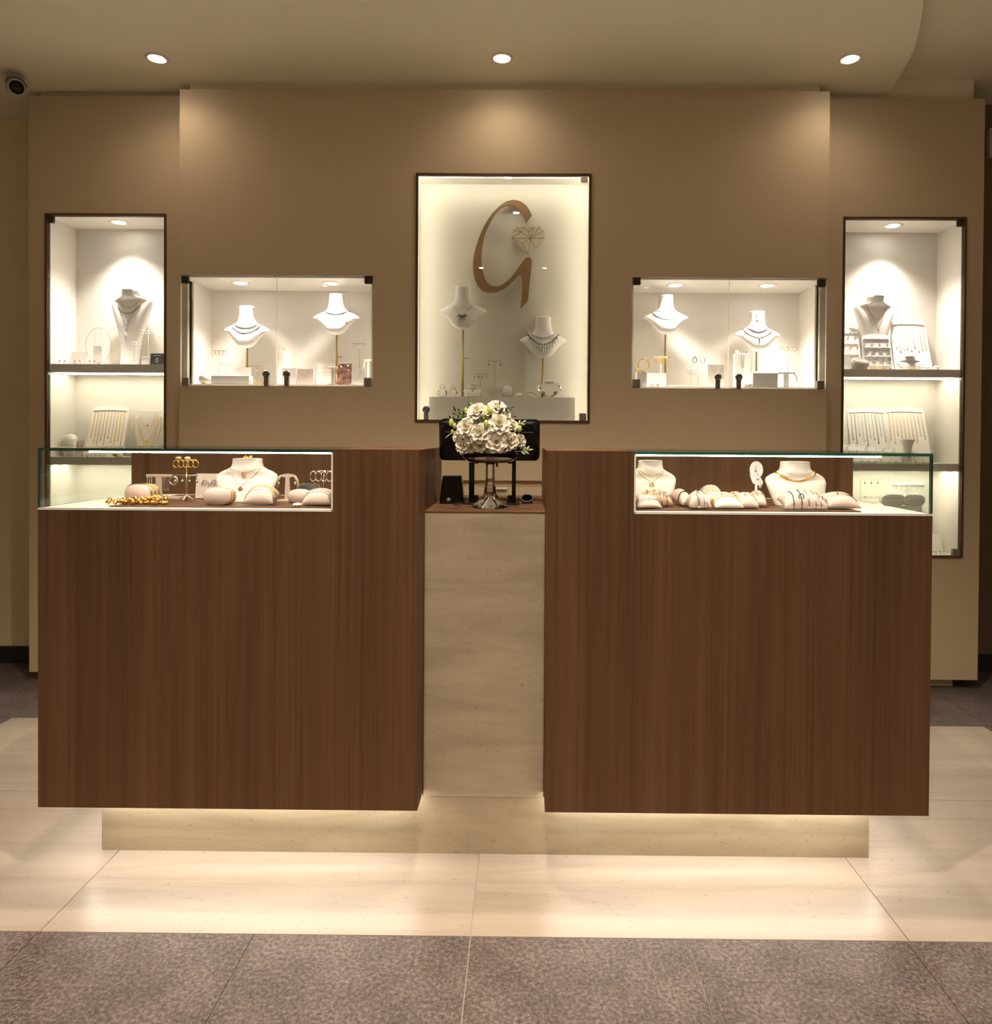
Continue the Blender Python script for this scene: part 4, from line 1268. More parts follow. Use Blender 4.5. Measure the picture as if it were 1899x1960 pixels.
xc, w_, z0, h = span(1714, 1785, 608, 706, YN + 0.03)
board(xc, YN + 0.03, r1, w_, (z0 + h - r1) * 1.04, 'tilted white board of fine gold chains beside the tall bust of one chain', 9, ['gold', 'dark_silver', 'silver', 'gold'],
      'fine chain on the white board beside the bust of one chain', 'chains beside the bust of one chain', lens=[0.42, 0.5, 0.46, 0.44, 0.48])
xc, w_, z0, h = span(1714, 1765, 680, 706, YN - 0.035)
make_bust(LOW, xc, YN - 0.035, r1, w_, h, 'little white neck form before the white chain board')
xc, w_, z0, h = span(1632, 1662, 688, 707, YN - 0.06)
t = drum(xc, YN - 0.062, r1, w_, h, 0.025, 'white bracelet roll with coloured cords beside the gold drop earrings', 'white_leather')
for k, mt in enumerate(('red_stone', 'black_cord')):
    bangle(t, -0.005 + 0.012 * k, 'thin coloured cord on the white bracelet roll', mt, 0.0012, 'cords on the white roll')
xc, w_, z0, h = span(1614, 1632, 684, 707, YN - 0.055)
card(xc, YN - 0.055, r1, w_, h, 'small white card beside the white bracelet roll', 'white_card')
for k, u in enumerate((1764, 1776, 1792)):
    tt = MB().ball((0, 0, 0.011), 0.011, 12, 8, sx=1.2).build('ring_cushion', 'white_leather', None, True)
    tt.location = (at(u, 700, YN - 0.05)[0], YN - 0.05, r1); tag(tt, 'small white ring cushion on the shelf before the white chain board', 'cushion', 'small ring cushions')
for k, u in enumerate((1670, 1682, 1693, 1741, 1751)):
    finger_ring(at(u, 704, YN - 0.07)[0], YN - 0.068, r1, 'gold ring standing along the edge of the shelf below the tall bust of one chain', 'gold', 'gold rings along the shelf edge', 0.006)
# --- middle shelf
for (u0, u1, v0, mts, lab, cl, grp) in ((1630, 1707, 778, ['silver', 'dark_silver', 'silver'], 'tilted white board of silver chains', 'silver chain on the tilted white board of silver chains', 'silver chains'),
                                        (1703, 1784, 777, ['rose_gold', 'rose_gold', 'gold', 'silver', 'gold'], 'tilted white board of rose gold chains', 'rose gold or gold chain on the board of rose gold chains', 'rose gold chains')):
    yy = YN + 0.035
    xc, w_, z0, h = span(u0, u1, v0, 886, yy)
    board(xc, yy, r2, w_, (z0 + h - r2) * 1.03, lab, 10, mts, cl, grp, lens=[0.45, 0.52, 0.38, 0.48, 0.55, 0.42])
xc, w_, z0, h = span(1608, 1627, 785, 886, YN + 0.02)
card(xc, YN + 0.02, r2, w_, z0 + h - r2, 'narrow white bracelet board beside the silver chains', 'white_leather', lean=0.2, name='bracelet_board', cat='board')
for (u0, u1, v0, lab) in ((1615, 1648, 842, 'low grey wedge of thin bracelets before the narrow white board'), (1648, 1684, 848, 'low white wedge with a pink ring before the silver chains'),
                          (1686, 1706, 855, 'tiny white wedge between the chain boards'), (1707, 1724, 857, 'tiny white wedge before the rose gold chains')):
    xc, w_, z0, h = span(u0, u1, v0, 886, YN - 0.03)
    c_, P = card(xc, YN - 0.03, r2, w_, z0 + h - r2, lab, 'white_card', lean=0.7, th=0.008, name='display_wedge', cat='wedge')
    for q in range(2):
        pp = P(0, (z0 + h - r2) * (0.9 + 0.25 * q) * 0.8, 0.009)
        finger_ring(xc + pp[0] - 0.008 + 0.014 * q, YN - 0.03 + pp[1] - 0.004, r2 + pp[2] - 0.004, 'slim ring resting on the ' + lab, ['rose_gold', 'silver'][q], 'rings on the ' + lab, 0.0055)
xc, w_, z0, h = span(1722, 1750, 840, 886, YN - 0.03)
t = MB().lathe([(w_ * 0.36, 0), (w_ * 0.30, h * 0.4), (w_ * 0.34, h * 0.75), (w_ * 0.5, h * 0.96), (w_ * 0.5, h), (w_ * 0.4, h * 0.97)], 24).build('ring_dish', 'white_leather', None, True)
t.location = (xc, YN - 0.03, r2); tag(t, 'white pedestal ring dish before the rose gold chains', 'dish')
xc, w_, z0, h = span(1752, 1785, 838, 886, YN - 0.025)
c_, P = card(xc, YN - 0.025, r2, w_, z0 + h - r2, 'white leaning card with a gold brooch beside the ring dish', 'white_card', lean=0.5)
pp = P(-0.01, (z0 + h - r2) * 0.85, 0.008)
finger_ring(xc + pp[0], YN - 0.025 + pp[1] - 0.003, r2 + pp[2], 'gold ring on the white leaning card beside the ring dish', 'gold', None, 0.006)
for k in range(10):
    u = 1650 + k * 13
    finger_ring(at(u, 885, YN - 0.07)[0], YN - 0.07, r2, 'small ring in the row along the shelf below the chain boards', ['silver', 'gold'][k % 2], 'rings below the chain boards', 0.005)
# --- lowest shelf
zr = at(1700, 966, YN)[1]
block((NR0 + NR1) / 2 - 0.06, YN + 0.01, r3, 0.36, 0.13, zr - r3, 'long white riser on the lowest shelf near the brown wall', 'white_lacquer', 'riser', 'riser')
xc, w_, z0, h = span(1647, 1688, 918, 960, YN)
t = thing('earring_rack', 'brass wire frame with two bars of earrings on the riser', 'stand', (xc, YN, zr))
hh = z0 + h - zr
MB().tube([(-w_ / 2, 0, 0), (-w_ / 2, 0, hh), (w_ / 2, 0, hh)], 0.0012, 6).build('upright', 'brass', t, True)
zb2 = at(1667, 952, YN)[1] - zr
MB().tube([(-w_ / 2, 0, zb2), (w_ / 2, 0, zb2)], 0.0012, 6).build('lower_bar', 'brass', t, True)
MB().lathe([(0.014, 0), (0.014, 0.002)], 14, (-w_ / 2, 0, 0)).build('base', 'brass', t)
for k in range(3):
    earring(xc - w_ * 0.3 + w_ * 0.3 * k, YN - 0.003, zr + hh, 'drop', 'dark_silver', 'dark drop earring hanging on the brass wire frame', 'earrings on the wire frame', 'dark_silver')
    earring(xc - w_ * 0.3 + w_ * 0.3 * k, YN - 0.004, zr + zb2 + 0.003, 'stud', 'silver', 'round silver stud on the lower bar of the brass wire frame', 'studs on the wire frame')
xc, w_, z0, h = span(1708, 1769, 925, 966, YN)
t = thing('bracelet_t_bar', 'white T bar stand with grey bracelets on the riser', 'stand', (xc, YN, zr))
MB().box(-0.008, 0.008, -0.008, 0.008, 0.004, h - 0.012).build('post', 'white_leather', t)
MB().lathe([(0.03, 0), (0.03, 0.004)], 20).build('base', 'white_leather', t)
MB().tube([(-w_ / 2, 0, h - 0.006), (w_ / 2, 0, h - 0.006)], 0.009, 12).build('bar', 'white_leather', t, True)
for k in range(6):
    tt = thing('bracelet', 'grey bracelet looped over the white T bar on the riser', 'bracelet', (xc - w_ * 0.42 + w_ * 0.84 * k / 5, YN, zr + h - 0.010), 0, 'bracelets on the T bar')
    MB().tube([(0, 0.0125 * math.cos(a * PI / 8), 0.017 * math.sin(a * PI / 8) - 0.005) for a in range(16)], 0.0013, 5, closed=True).build('band', 'silver', tt, True)
for (u0, u1, lab) in ((1686, 1732, 'white half moon cushion beside the wire frame'), (1727, 1770, 'white half moon cushion beside the niche wall')):
    xc, w_, z0, h = span(u0, u1, 945, 966, YN - 0.05)
    d_ = drum(xc, YN - 0.045, zr, w_, h * 1.1, 0.03, lab, 'white_leather')
    for q in (-0.008, 0.006): bangle(d_, q, 'thin silver bangle on the ' + lab, 'silver', 0.0012, 'bangles on the ' + lab)
xc, w_, z0, h = span(1778, 1803, 1023, 1061, YN + 0.02)
card(xc, YN + 0.02, r3, w_, z0 + h - r3, 'white leaning display wedge standing alone on the lowest niche floor', 'white_leather', lean=0.3, th=0.012, name='display_wedge', cat='wedge')
for k, u in enumerate((1792, 1800, 1808, 1815)):
    finger_ring(at(u, 1062, YN - 0.05)[0], YN - 0.05, r3, 'small silver ring lying by the lone white wedge', 'silver', 'rings by the lone wedge', 0.006)

# ================================================================== wall case with the picture card
YB = YW + 0.185
bz = BB + 0.0085
xc, w_, z0, h = span(430, 517, 587, 667, YB)
b1 = make_bust(NECK, xc, YB, z0, w_, h, 'lower white bust on brass pole in the picture card case', pole_to=bz, knob=False)
necklace(b1, .29, .60, .13, 'short silver chain on the lower bust of the picture card case', 'steel', r=0.0016)
necklace(b1, .33, .56, .22, 'longer silver chain on the lower bust of the picture card case', 'steel', r=0.0016)
xc, w_, z0, h = span(600, 690, 564, 642, YB)
b2 = make_bust(NECK, xc, YB, z0, w_, h, 'taller white bust on brass pole in the picture card case', pole_to=bz)
necklace(b2, .27, .60, .10, 'fine silver chain on the taller bust of the picture card case', 'steel', r=0.0016)
x_, z_ = at(664, 613, YB - 0.03)
earring(x_, YB - 0.037, z_ + 0.004, 'drop', 'dark_silver', 'dark drop charm near the shoulder of the taller picture case bust', None)
def T(u, vb, y, zb_, bw, lab, mt, n, kind, em, est=None, elab=None, th=0.0011):
    x_, zt_ = at(u, vb, y)
    tstand(x_, y, zb_, zt_ - zb_, bw * px(y), lab, mt, thick=th)
    for k in range(n):
        xx = x_ + (-0.42 + 0.84 * (k / max(1, n - 1))) * bw * px(y)
        earring(xx, y - 0.004, zt_, kind, em, (elab or 'earring') + ' on the ' + lab, 'earrings on the ' + lab, est)
T(420, 671, YB + 0.02, bz, 26, 'tall thin brass stand beside the lower picture case bust', 'brass', 4, 'hoop', 'rose_gold', None, 'rose gold hoop')
T(433, 697, YB - 0.02, bz, 27, 'low thin brass stand under the lower picture case bust', 'brass', 2, 'drop', 'silver', 'pearl', 'white heart drop')
T(492, 701, YB - 0.01, bz, 34, 'low brass stand between the pole and the lock', 'brass', 3, 'drop', 'gold', 'gold', 'gold drop')
T(688, 658, YB + 0.03, bz, 25, 'tall thin stand beside the picture card', 'steel', 3, 'drop', 'silver', 'pearl', 'pearl drop')
YF = YW + 0.055
xc, w_, z0, h = span(446, 478, 702, 738, YB - 0.035)
c_, P = card(xc, YB - 0.03, bz, w_, z0 + h - bz, 'white card with a tiny necklace above the long white tray', 'white_card', lean=0.2)
xc, w_, z0, h = span(408, 481, 719, 740, YF)
block(xc, YF, bz, w_, 0.05, z0 + h - bz, 'long white tray block beneath the lower picture case bust', 'white_card', 'display_tray', 'tray', bev=0.004)
xc, w_, z0, h = span(381, 402, 716, 740, YF)
t = MB().ball((0, 0, w_ * 0.5), w_ * 0.5, 12, 8, sz=1.0).build('ring_cushion', 'cream_leather', None, True)
t.location = (xc, YF, bz); tag(t, 'round cream ring cushion beside the glass return', 'cushion')
for k, u in enumerate((396, 404, 476, 489, 497, 505)):
    finger_ring(at(u, 735, YF - 0.02)[0], YF - 0.022, bz, 'gold ring standing before the long white tray', 'gold', 'gold rings before the tray', 0.0085)
xc, w_, z0, h = span(532, 556, 671, 740, YB + 0.03)
block(xc, YB + 0.035, bz, w_, 0.02, z0 + h - bz, 'tall narrow white block behind the pink cards', 'white_card')
x_, zt_ = at(544, 668, YB + 0.03)
t = MB()
for k in range(6):
    a = k * PI / 3
    t.ball((0.005 * math.cos(a), 0, 0.005 + 0.003 * math.sin(a)), 0.004, 6, 5)
t = t.build('rose_brooch', 'gold', None, True); t.location = (xc, YB + 0.03, z0 + h); tag(t, 'gold rose brooch on top of the tall narrow white block', 'brooch')
for (u0, u1, v0, mt, lab, ln) in ((538, 566, 703, 'pink_card', 'pink necklace card leaning beside the lock', 0.28), (565, 601, 706, 'pink_card', 'rolled pink card with a fine chain beside the leaning pink card', 0.15),
                              (673, 699, 705, 'white_card', 'white card tied with a thin cord beside the picture card', 0.2)):
    yy = YF + (0.02 if u0 == 565 else 0.0)
    xc, w_, z0, h = span(u0, u1, v0, 740, yy)
    c_, P = card(xc, yy, bz, w_, z0 + h - bz, lab, mt, lean=ln, th=0.012 if u0 == 565 else 0.006)
    hh = z0 + h - bz
    n_ = 0.0135 if u0 == 565 else 0.0075
    MB().tube([P(-w_ * 0.3, hh, n_), P(-w_ * 0.1, hh * 0.6, n_), P(0, hh * 0.4, n_), P(w_ * 0.1, hh * 0.6, n_), P(w_ * 0.3, hh, n_)], 0.0006, 4).build('chain', 'rose_gold', c_)
xc, w_, z0, h = span(607, 641, 696, 740, YB)
c_, P = card(xc, YB - 0.01, bz, w_, z0 + h - bz, 'large pink printed card behind the white T stand', 'pink_card', lean=0.12)
hh = z0 + h - bz
for k, (f_, g0, g1) in enumerate(((0.80, -0.1, 0.25), (0.62, -0.35, 0.35), (0.50, -0.35, 0.30), (0.38, -0.35, 0.10))):
    m = MB().box(g0 * w_, g1 * w_, 0, 0.0006, 0, 0.0022); m.v = [P(a, hh * f_ + c, 0.006 + b) for a, b, c in m.v]; m.build('text_line', 'print_grey', c_)
xc, w_, z0, h = span(645, 673, 696, 740, YF + 0.01)
c_, P = card(xc, YF + 0.01, bz, w_, z0 + h - bz, 'picture card in brown and rose tones beside the white T stand', 'photo_card', lean=0.1)
hh = z0 + h - bz
for (fa, fb) in ((-0.2, 0.85), (0.25, 0.9), (0.3, 0.7)):
    q = P(fa * w_, hh * fb, 0.009)
    earring(xc + q[0], YF + 0.01 + q[1], bz + q[2], 'stud', 'gold', 'gold and white flower earring pinned on the picture card', 'earrings on the picture card', 'pearl')
def white_T(u0, u1, v0, vb, y, zb_, lab, mat='white_leather', arms=False):
    xc, w_, z0, h = span(u0, u1, v0, vb, y)
    hh = z0 + h - zb_
    t = thing('earring_t_stand', lab, 'stand', (xc, y, zb_))
    MB().box(-w_ * 0.14, w_ * 0.14, -0.004, 0.004, 0.004, hh - 0.008).build('post', mat, t, bevel=0.001)
    MB().box(-w_ / 2, w_ / 2, -0.005, 0.005, hh - 0.009, hh).build('bar', mat, t, bevel=0.002)
    MB().box(-w_ * 0.38, w_ * 0.38, -0.016, 0.016, 0, 0.005).build('base', mat, t, bevel=0.001)
    if arms:
        for s_ in (-1, 1):
            MB().tube([(s_ * w_ * 0.42, 0, hh - 0.006), (s_ * w_ * 0.56, 0, hh * 0.7), (s_ * w_ * 0.6, 0, hh * 0.42)], 0.003, 6).build('arm', mat, t, True)
    return xc, hh
white_T(628, 646, 702, 740, YF - 0.015, bz, 'small white T stand before the large pink card')
white_T(697, 713, 688, 740, YB, bz, 'white curved T stand beside the case edge', arms=True)
for k in range(9):
    u = 572 + k * 7.5
    finger_ring(at(u, 737, YF - 0.02)[0], YF - 0.026, bz, 'tiny silver ring in the row below the printed pink card', 'silver', 'rings below the printed card', 0.0045)

# ================================================================== logo case
YC = YW + 0.066
xc, w_, z0, h = span(841, 932, 549, 632, YC)
b1 = make_bust(NECK, xc, YC, z0, w_, h, 'higher white bust under the logo wearing a bow pendant', pole_to=ZPED)
necklace(b1, .25, .62, .34, 'fine silver necklace with bow pendant on the higher logo case bust', 'dark_silver', vee=0.9, r=0.0006, pend='bow')
xc, w_, z0, h = span(994, 1085, 607, 686, YC + 0.024)
b2 = make_bust(NECK, xc, YC + 0.024, z0, w_, h, 'lower white bust under the logo wearing a heavy silver collar', pole_to=ZPED, knob=False)
necklace(b2, .29, .62, .15, 'upper string of grey beads on the lower logo case bust', beads=(0.0042, 'silver'))
t = necklace(b2, .33, .58, .27, 'silver fringe collar on the lower logo case bust', beads=(0.0038, 'dark_silver'))
for k in range(13):
    q = -0.9 + 1.8 * k / 12
    x_ = q * .33 * b2.w; z_ = (.58 - .27 * (1 - q * q)) * b2.h
    L = 0.014 + 0.022 * (1 - q * q)
    zz = max(z_ - L, 0.03 * b2.h)
    MB().tube([(x_, b2.front(x_, z_) - 0.004, z_ + b2.off), (x_ * 0.95, b2.front(x_ * .95, zz) - 0.004, zz + b2.off)], 0.0016, 5, r2=0.0024).build('fringe_drop', 'silver', t, True)
T(947, 691, YC + 0.02, ZPED, 26, 'taller thin T stand under the logo', 'steel', 2, 'drop', 'silver', 'dark_silver', 'grey drop')
T(920, 715, YC, ZPED, 27, 'shorter thin T stand under the logo', 'steel', 4, 'drop', 'silver', 'silver', 'silver drop')
YD = YW + 0.048
xc, w_, z0, h = span(887, 923, 736, 759, YD)
sb = make_bust(LOW, xc, YD, ZPED, w_, h, 'small white neck form beside the higher logo bust pole')
necklace(sb, .24, .82, .22, 'tiny chain with drop on the small white neck form under the logo', 'silver', r=0.0006, pend='drop')
xc, w_, z0, h = span(937, 957, 740, 759, YD)
block(xc, YD, ZPED, w_, 0.03, h, 'pale cube under the taller thin T stand', 'pink_card', bev=0.001)
xc, w_, z0, h = span(961, 982, 737, 759, YD)
t = drum(xc, YD, ZPED, w_, h, 0.03, 'white ring roll beside the pale cube under the logo', 'white_leather')
bangle(t, -0.005, 'silver ring around the white ring roll under the logo', 'silver', 0.0014)
for (u0, u1, v0, mt, lab) in ((985, 1002, 750, 'cream_leather', 'low cream dome beside the white ring roll'), (1006, 1026, 748, 'crystal', 'small clear crystal dome beside the big cut crystal')):
    xc, w_, z0, h = span(u0, u1, v0, 759, YD)
    t = MB().lathe([(w_ / 2, 0), (w_ * 0.47, h * 0.45), (w_ * 0.33, h * 0.8), (w_ * 0.05, h)], 18).build('dome_ornament', mt, None, mt != 'crystal')
    t.location = (xc, YD, ZPED); tag(t, lab, 'ornament')
xc, w_, z0, h = span(1028, 1075, 729, 759, YD)
R = w_ / 2
t = MB()
t.lathe([(R * 0.25, 0), (R * 0.62, h * 0.22), (R * 1.0, h * 0.52), (R * 0.86, h * 0.78), (R * 0.5, h * 0.97), (R * 0.45, h)], 10)
t.v = [(a_, b_ * 0.55, c_2) for a_, b_, c_2 in t.v]
t = t.build('cut_crystal', 'crystal'); t.location = (xc, YD, ZPED); tag(t, 'big round faceted cut crystal before the lower logo bust pole', 'crystal')
for (u, v0, sc_, lab) in ((847, 735, 1.0, 'clear crystal bottle figurine at the end of the logo plinth'), (868, 738, 1.1, 'clear crystal bear figurine beside the higher bust pole')):
    x_, zt_ = at(u, v0, YD)
    hh = zt_ - ZPED
    t = thing('crystal_figurine', lab, 'figurine', (x_, YD, ZPED))
    MB().ball((0, 0, hh * 0.33), hh * 0.33, 8, 6, sx=1.2).build('body', 'crystal', t)
    MB().ball((0, 0, hh * 0.78), hh * 0.22, 8, 6).build('head', 'crystal', t)
    if u == 868:
        for s_ in (-1, 1):
            MB().ball((s_ * hh * 0.18, 0, hh * 0.93), hh * 0.08, 6, 5).build('ear', 'crystal', t)
            MB().ball((s_ * hh * 0.36, -hh * 0.15, hh * 0.12), hh * 0.12, 6, 5).build('paw', 'crystal', t)

# ================================================================== wall case with the gold bangle
xc, w_, z0, h = span(1231, 1317, 566, 641, YB)
b1 = make_bust(NECK, xc, YB, z0, w_, h, 'higher white bust on brass pole above the gold fringe earrings', pole_to=bz)
necklace(b1, .26, .61, .04, 'thin dark cord choker on the bust above the gold fringe', 'dark_silver', r=0.0008)
necklace(b1, .32, .57, .20, 'silver chain on the bust above the gold fringe', 'steel', r=0.0016)
xc, w_, z0, h = span(1405, 1492, 597, 674, YB)
b2 = make_bust(NECK, xc, YB, z0, w_, h, 'lower white bust on brass pole wearing flower earrings on its neck', pole_to=bz, knob=False)
necklace(b2, .25, .61, .13, 'upper silver chain on the bust with flower earrings', 'steel', r=0.0016, vee=0.4)
necklace(b2, .34, .58, .24, 'lower silver chain with drop on the bust with flower earrings', 'steel', r=0.0016, pend='drop')
for k, (u, v) in enumerate(((1450, 603), (1451, 612))):
    x_, z_ = at(u, v, YB - 0.03)
    t = thing('flower_earring', 'dark flower earring pinned to the neck of the lower bust', 'earring', (x_, YB + b2.front(0, b2.h * 0.9) - 0.001, z_), 0, 'flower earrings on the neck')
    for q in range(4):
        a = q * PI / 2 + PI / 4
        MB().ball((0.0045 * math.cos(a), -0.001, 0.0045 * math.sin(a)), 0.0032, 6, 5, sy=0.5).build('petal', 'dark_silver', t, True)
# gold bangle on white block
xc, w_, z0, h = span(1218, 1237, 712, 744, YF)
block(xc, YF, bz, w_, 0.04, z0 + h - bz, 'white block carrying the gold bangle', 'white_card')
xb_, zb_ = at(1231, 699, YF)
zt_ = z0 + h
t = thing('gold_bangle', 'broad twisted gold bangle standing on the white block', 'bangle', (xb_, YF, zt_))
for q in range(3):
    MB().tube([(0.026 * math.cos(a * PI / 12), -0.006 + 0.006 * q + 0.003 * math.sin(a * PI / 3), 0.031 + 0.028 * math.sin(a * PI / 12)) for a in range(24)], 0.0028, 6, closed=True).build('strand', 'gold', t, True)
xc, w_, z0, h = span(1236, 1276, 714, 744, YF + 0.05)
card(xc, YF + 0.06, bz, w_, z0 + h - bz, 'pale grey sheet card behind the white block of the bangle', 'print_white', lean=0.1)
T(1265, 684, YB - 0.03, bz, 26, 'padded stand of gold fringe earrings beside the brass pole', 'white_leather', 5, 'fringe', 'gold', None, 'gold fringe earring', th=0.0025)
T(1323, 706, YB - 0.015, bz, 26, 'low thin stand of dangling earrings beside the hoop stand', 'brass', 5, 'fringe', 'silver', None, 'silver dangle')
x_, zt_ = at(1337, 684, YB + 0.02)
tstand(x_, YB + 0.02, bz, zt_ - bz, 0.055, 'tall thin stand of large hoops beside the cream necklace card', 'steel')
for s_ in (-1, 1):
    tt = thing('hoop_earring', 'large grey hoop earring on the tall hoop stand', 'earring', (x_ + s_ * 0.019, YB + 0.014, zt_), 0, 'large hoops on the tall stand')
    MB().tube([(0.0105 * math.sin(a * PI / 10), 0, -0.014 + 0.0125 * math.cos(a * PI / 10)) for a in range(20)], 0.0023, 6, closed=True).build('hoop', 'dark_silver' if s_ < 0 else 'silver', tt, True)
    MB().ball((0, -0.001, 0), 0.0045, 8, 6, sy=0.6).build('stud', 'dark_silver' if s_ < 0 else 'silver', tt, True)
block(x_, YB + 0.02 - 0.001, bz, 0.036, 0.03, 0.012, 'small pale foot block under the tall hoop stand', 'white_card') if False else None
xc, w_, z0, h = span(1355, 1387, 697, 744, YF + 0.03)
c_, P = card(xc, YF + 0.03, bz, w_, z0 + h - bz, 'cream necklace card with a gold chain behind the locks', 'cream_leather', lean=0.15)
hh = z0 + h - bz
MB().tube([P(-w_ * 0.3, hh, 0.0075), P(-w_ * 0.12, hh * 0.65, 0.0075), P(0, hh * 0.55, 0.0075), P(w_ * 0.12, hh * 0.65, 0.0075), P(w_ * 0.3, hh, 0.0075)], 0.0008, 4).build('chain', 'gold', c_)
q = P(0, hh * 0.5, 0.009); MB().ball(q, 0.005, 8, 6, sy=0.6).build('pendant', 'gold', c_, True)
xc, w_, z0, h = span(1405, 1434, 677, 744, YB - 0.02)
block(xc, YB - 0.02, bz, w_, 0.035, z0 + h - bz, 'tall white block with a pearl string beside the lower bust pole', 'white_card')
zt_ = z0 + h
for k, u in enumerate((1411, 1427)):
    tt = MB().ball((0, 0, 0.008), 0.008, 10, 7, sx=1.2).build('ring_cushion', 'white_leather', None, True)
    tt.location = (at(u, 675, YB - 0.02)[0], YB - 0.02, zt_); tag(tt, 'tiny white cushion on top of the tall white block', 'cushion', 'cushions on the tall block')
tt = thing('pearl_necklace', 'fine chain with pearl cluster down the tall white block', 'necklace', (xc, YB - 0.0375, zt_ - 0.005))
MB().tube([(-0.006, -0.001, 0), (-0.003, -0.001, -0.06), (0, -0.001, -0.085), (0.003, -0.001, -0.06), (0.006, -0.001, 0)], 0.0008, 4).build('chain', 'steel', tt)
for k in range(5): MB().ball((0.005 * math.sin(k * 2.1), -0.004, -0.072 - 0.004 * k), 0.0045, 8, 6).build('pearl', 'pearl', tt, True)
xc, w_, z0, h = span(1437, 1485, 714, 744, YF)
block(xc, YF, bz, w_, 0.06, z0 + h - bz, 'wide white block beside the curled white stand', 'white_card', bev=0.004)
zt_ = z0 + h
m = MB()
for k in range(9): m.ball((-0.04 + 0.01 * k, 0.004 * math.sin(k), 0.004 + 0.003 * math.sin(k * 1.3)), 0.0042, 6, 5)
t = m.build('bead_bracelet', 'pearl', None, True); t.location = (xc, YF - 0.01, zt_ - 0.0005); tag(t, 'white bead bracelet lying on the wide white block', 'bracelet')
xcT, hT = white_T(1487, 1522, 712, 744, YF, bz, 'curled white stand of stud earrings beside the wide white block', arms=True)
for s_ in (-1, 1):
    earring(xcT + s_ * 0.030, YF - 0.007, bz + hT - 0.006, 'stud', 'silver', 'silver stud on the curled white stand', 'studs on the curled stand', 'silver')
T(1509, 664, YB + 0.03, bz, 30, 'tall thin T stand behind the curled white stand', 'brass', 4, 'hoop', 'silver', None, 'thin silver hoop')
m = MB()
for k in range(26): m.ball((0.0082 * k, 0.002 * math.sin(k * 0.9), 0.004), 0.0042, 6, 5)
t = m.build('bead_strand', 'pearl', None, True); t.location = (at(1279, 740, YF - 0.03)[0], YF - 0.03, bz); tag(t, 'long white bead strand lying along the case front', 'necklace')
for k, u in enumerate((1247, 1258)):
    tt = MB().ball((0, 0, 0.011), 0.011, 12, 8, sx=1.1).build('ring_cushion', 'white_leather', None, True)
    tt.location = (at(u, 738, YF)[0], YF - 0.015, bz); tag(tt, 'small white cushion on the floor beside the bangle block', 'cushion', 'cushions beside the bangle block')
for k, u in enumerate((1424, 1431)):
    tt = MB().ball((0, 0, 0.010), 0.010, 12, 8, sx=1.3).build('ring_cushion', 'white_leather', None, True)
    tt.location = (at(u, 738, YF)[0], YF - 0.025, bz); tag(tt, 'small white cushion before the tall white block', 'cushion', 'cushions before the tall block')

# ================================================================== counter case with the gold bangles
cz = ZC - 0.006 + 0.007          # top of the tray
czf = ZC - 0.006 + 0.004         # top of the white floor
def S(u0, u1, v0, y, z=cz):
    xa, _ = at(u0, 940, y); xb, _ = at(u1, 940, y)
    return (xa + xb) / 2, xb - xa, at((u0 + u1) / 2, v0, y)[1] - z
xc, w_, h = S(414, 532, 878, 0.20)
lb = make_bust(LOW, xc, 0.20, cz, w_, h, 'broad cream bust inside the counter beside the filigree earring card', 'cream_leather')
necklace(lb, .26, .80, .10, 'upper rose gold necklace on the broad counter bust beside the filigree card', 'rose_gold', r=0.0008, pend='ring', asym=.01)
necklace(lb, .27, .79, .24, 'middle rose gold necklace with rings on the broad counter bust', 'rose_gold', r=0.0008, pend='ring', cx=.01)
necklace(lb, .28, .78, .42, 'long rose gold necklace with disc pendant on the broad counter bust', 'rose_gold', vee=.85, r=0.0009, pend='disc', cx=-.03)
m = MB()
for k in range(6): m.ball((-0.008 + 0.004 * k, 0.0, 0.004 + 0.003 * math.sin(k * 1.7)), 0.0038, 6, 5)
t = m.build('gold_brooch', 'gold', None, True); t.location = (xc, 0.20, cz + h); tag(t, 'gold brooch on the neck of the broad counter bust', 'brooch')
xc, w_, h = S(376, 424, 907, 0.28)
c_, P = card(xc, 0.28, cz, w_, h, 'pink card of large filigree earrings beside the broad counter bust', 'pink_card', lean=0.15, th=0.01)
for s_ in (-1, 1):
    q = P(s_ * 0.013 + 0.004, h * 0.72, 0.012)
    tt = thing('filigree_earring', 'large grey filigree earring on the pink card', 'earring', (xc + q[0], 0.28 + q[1], cz + q[2]), 0, 'filigree earrings')
    MB().tube([(0.011 * math.sin(a * PI / 8), 0, -0.016 - 0.018 * math.cos(a * PI / 8)) for a in range(16)], 0.0014, 5, closed=True).build('outline', 'silver', tt, True)
    for k in range(5):
        a = k * 2 * PI / 5
        MB().tube([(0.005 * math.sin(b * PI / 4) * 0.8 + 0.005 * math.cos(a), -0.0005, -0.016 + 0.008 * math.sin(a) + 0.004 * math.cos(b * PI / 4)) for b in range(8)], 0.0007, 4, closed=True).build('curl', 'silver', tt)
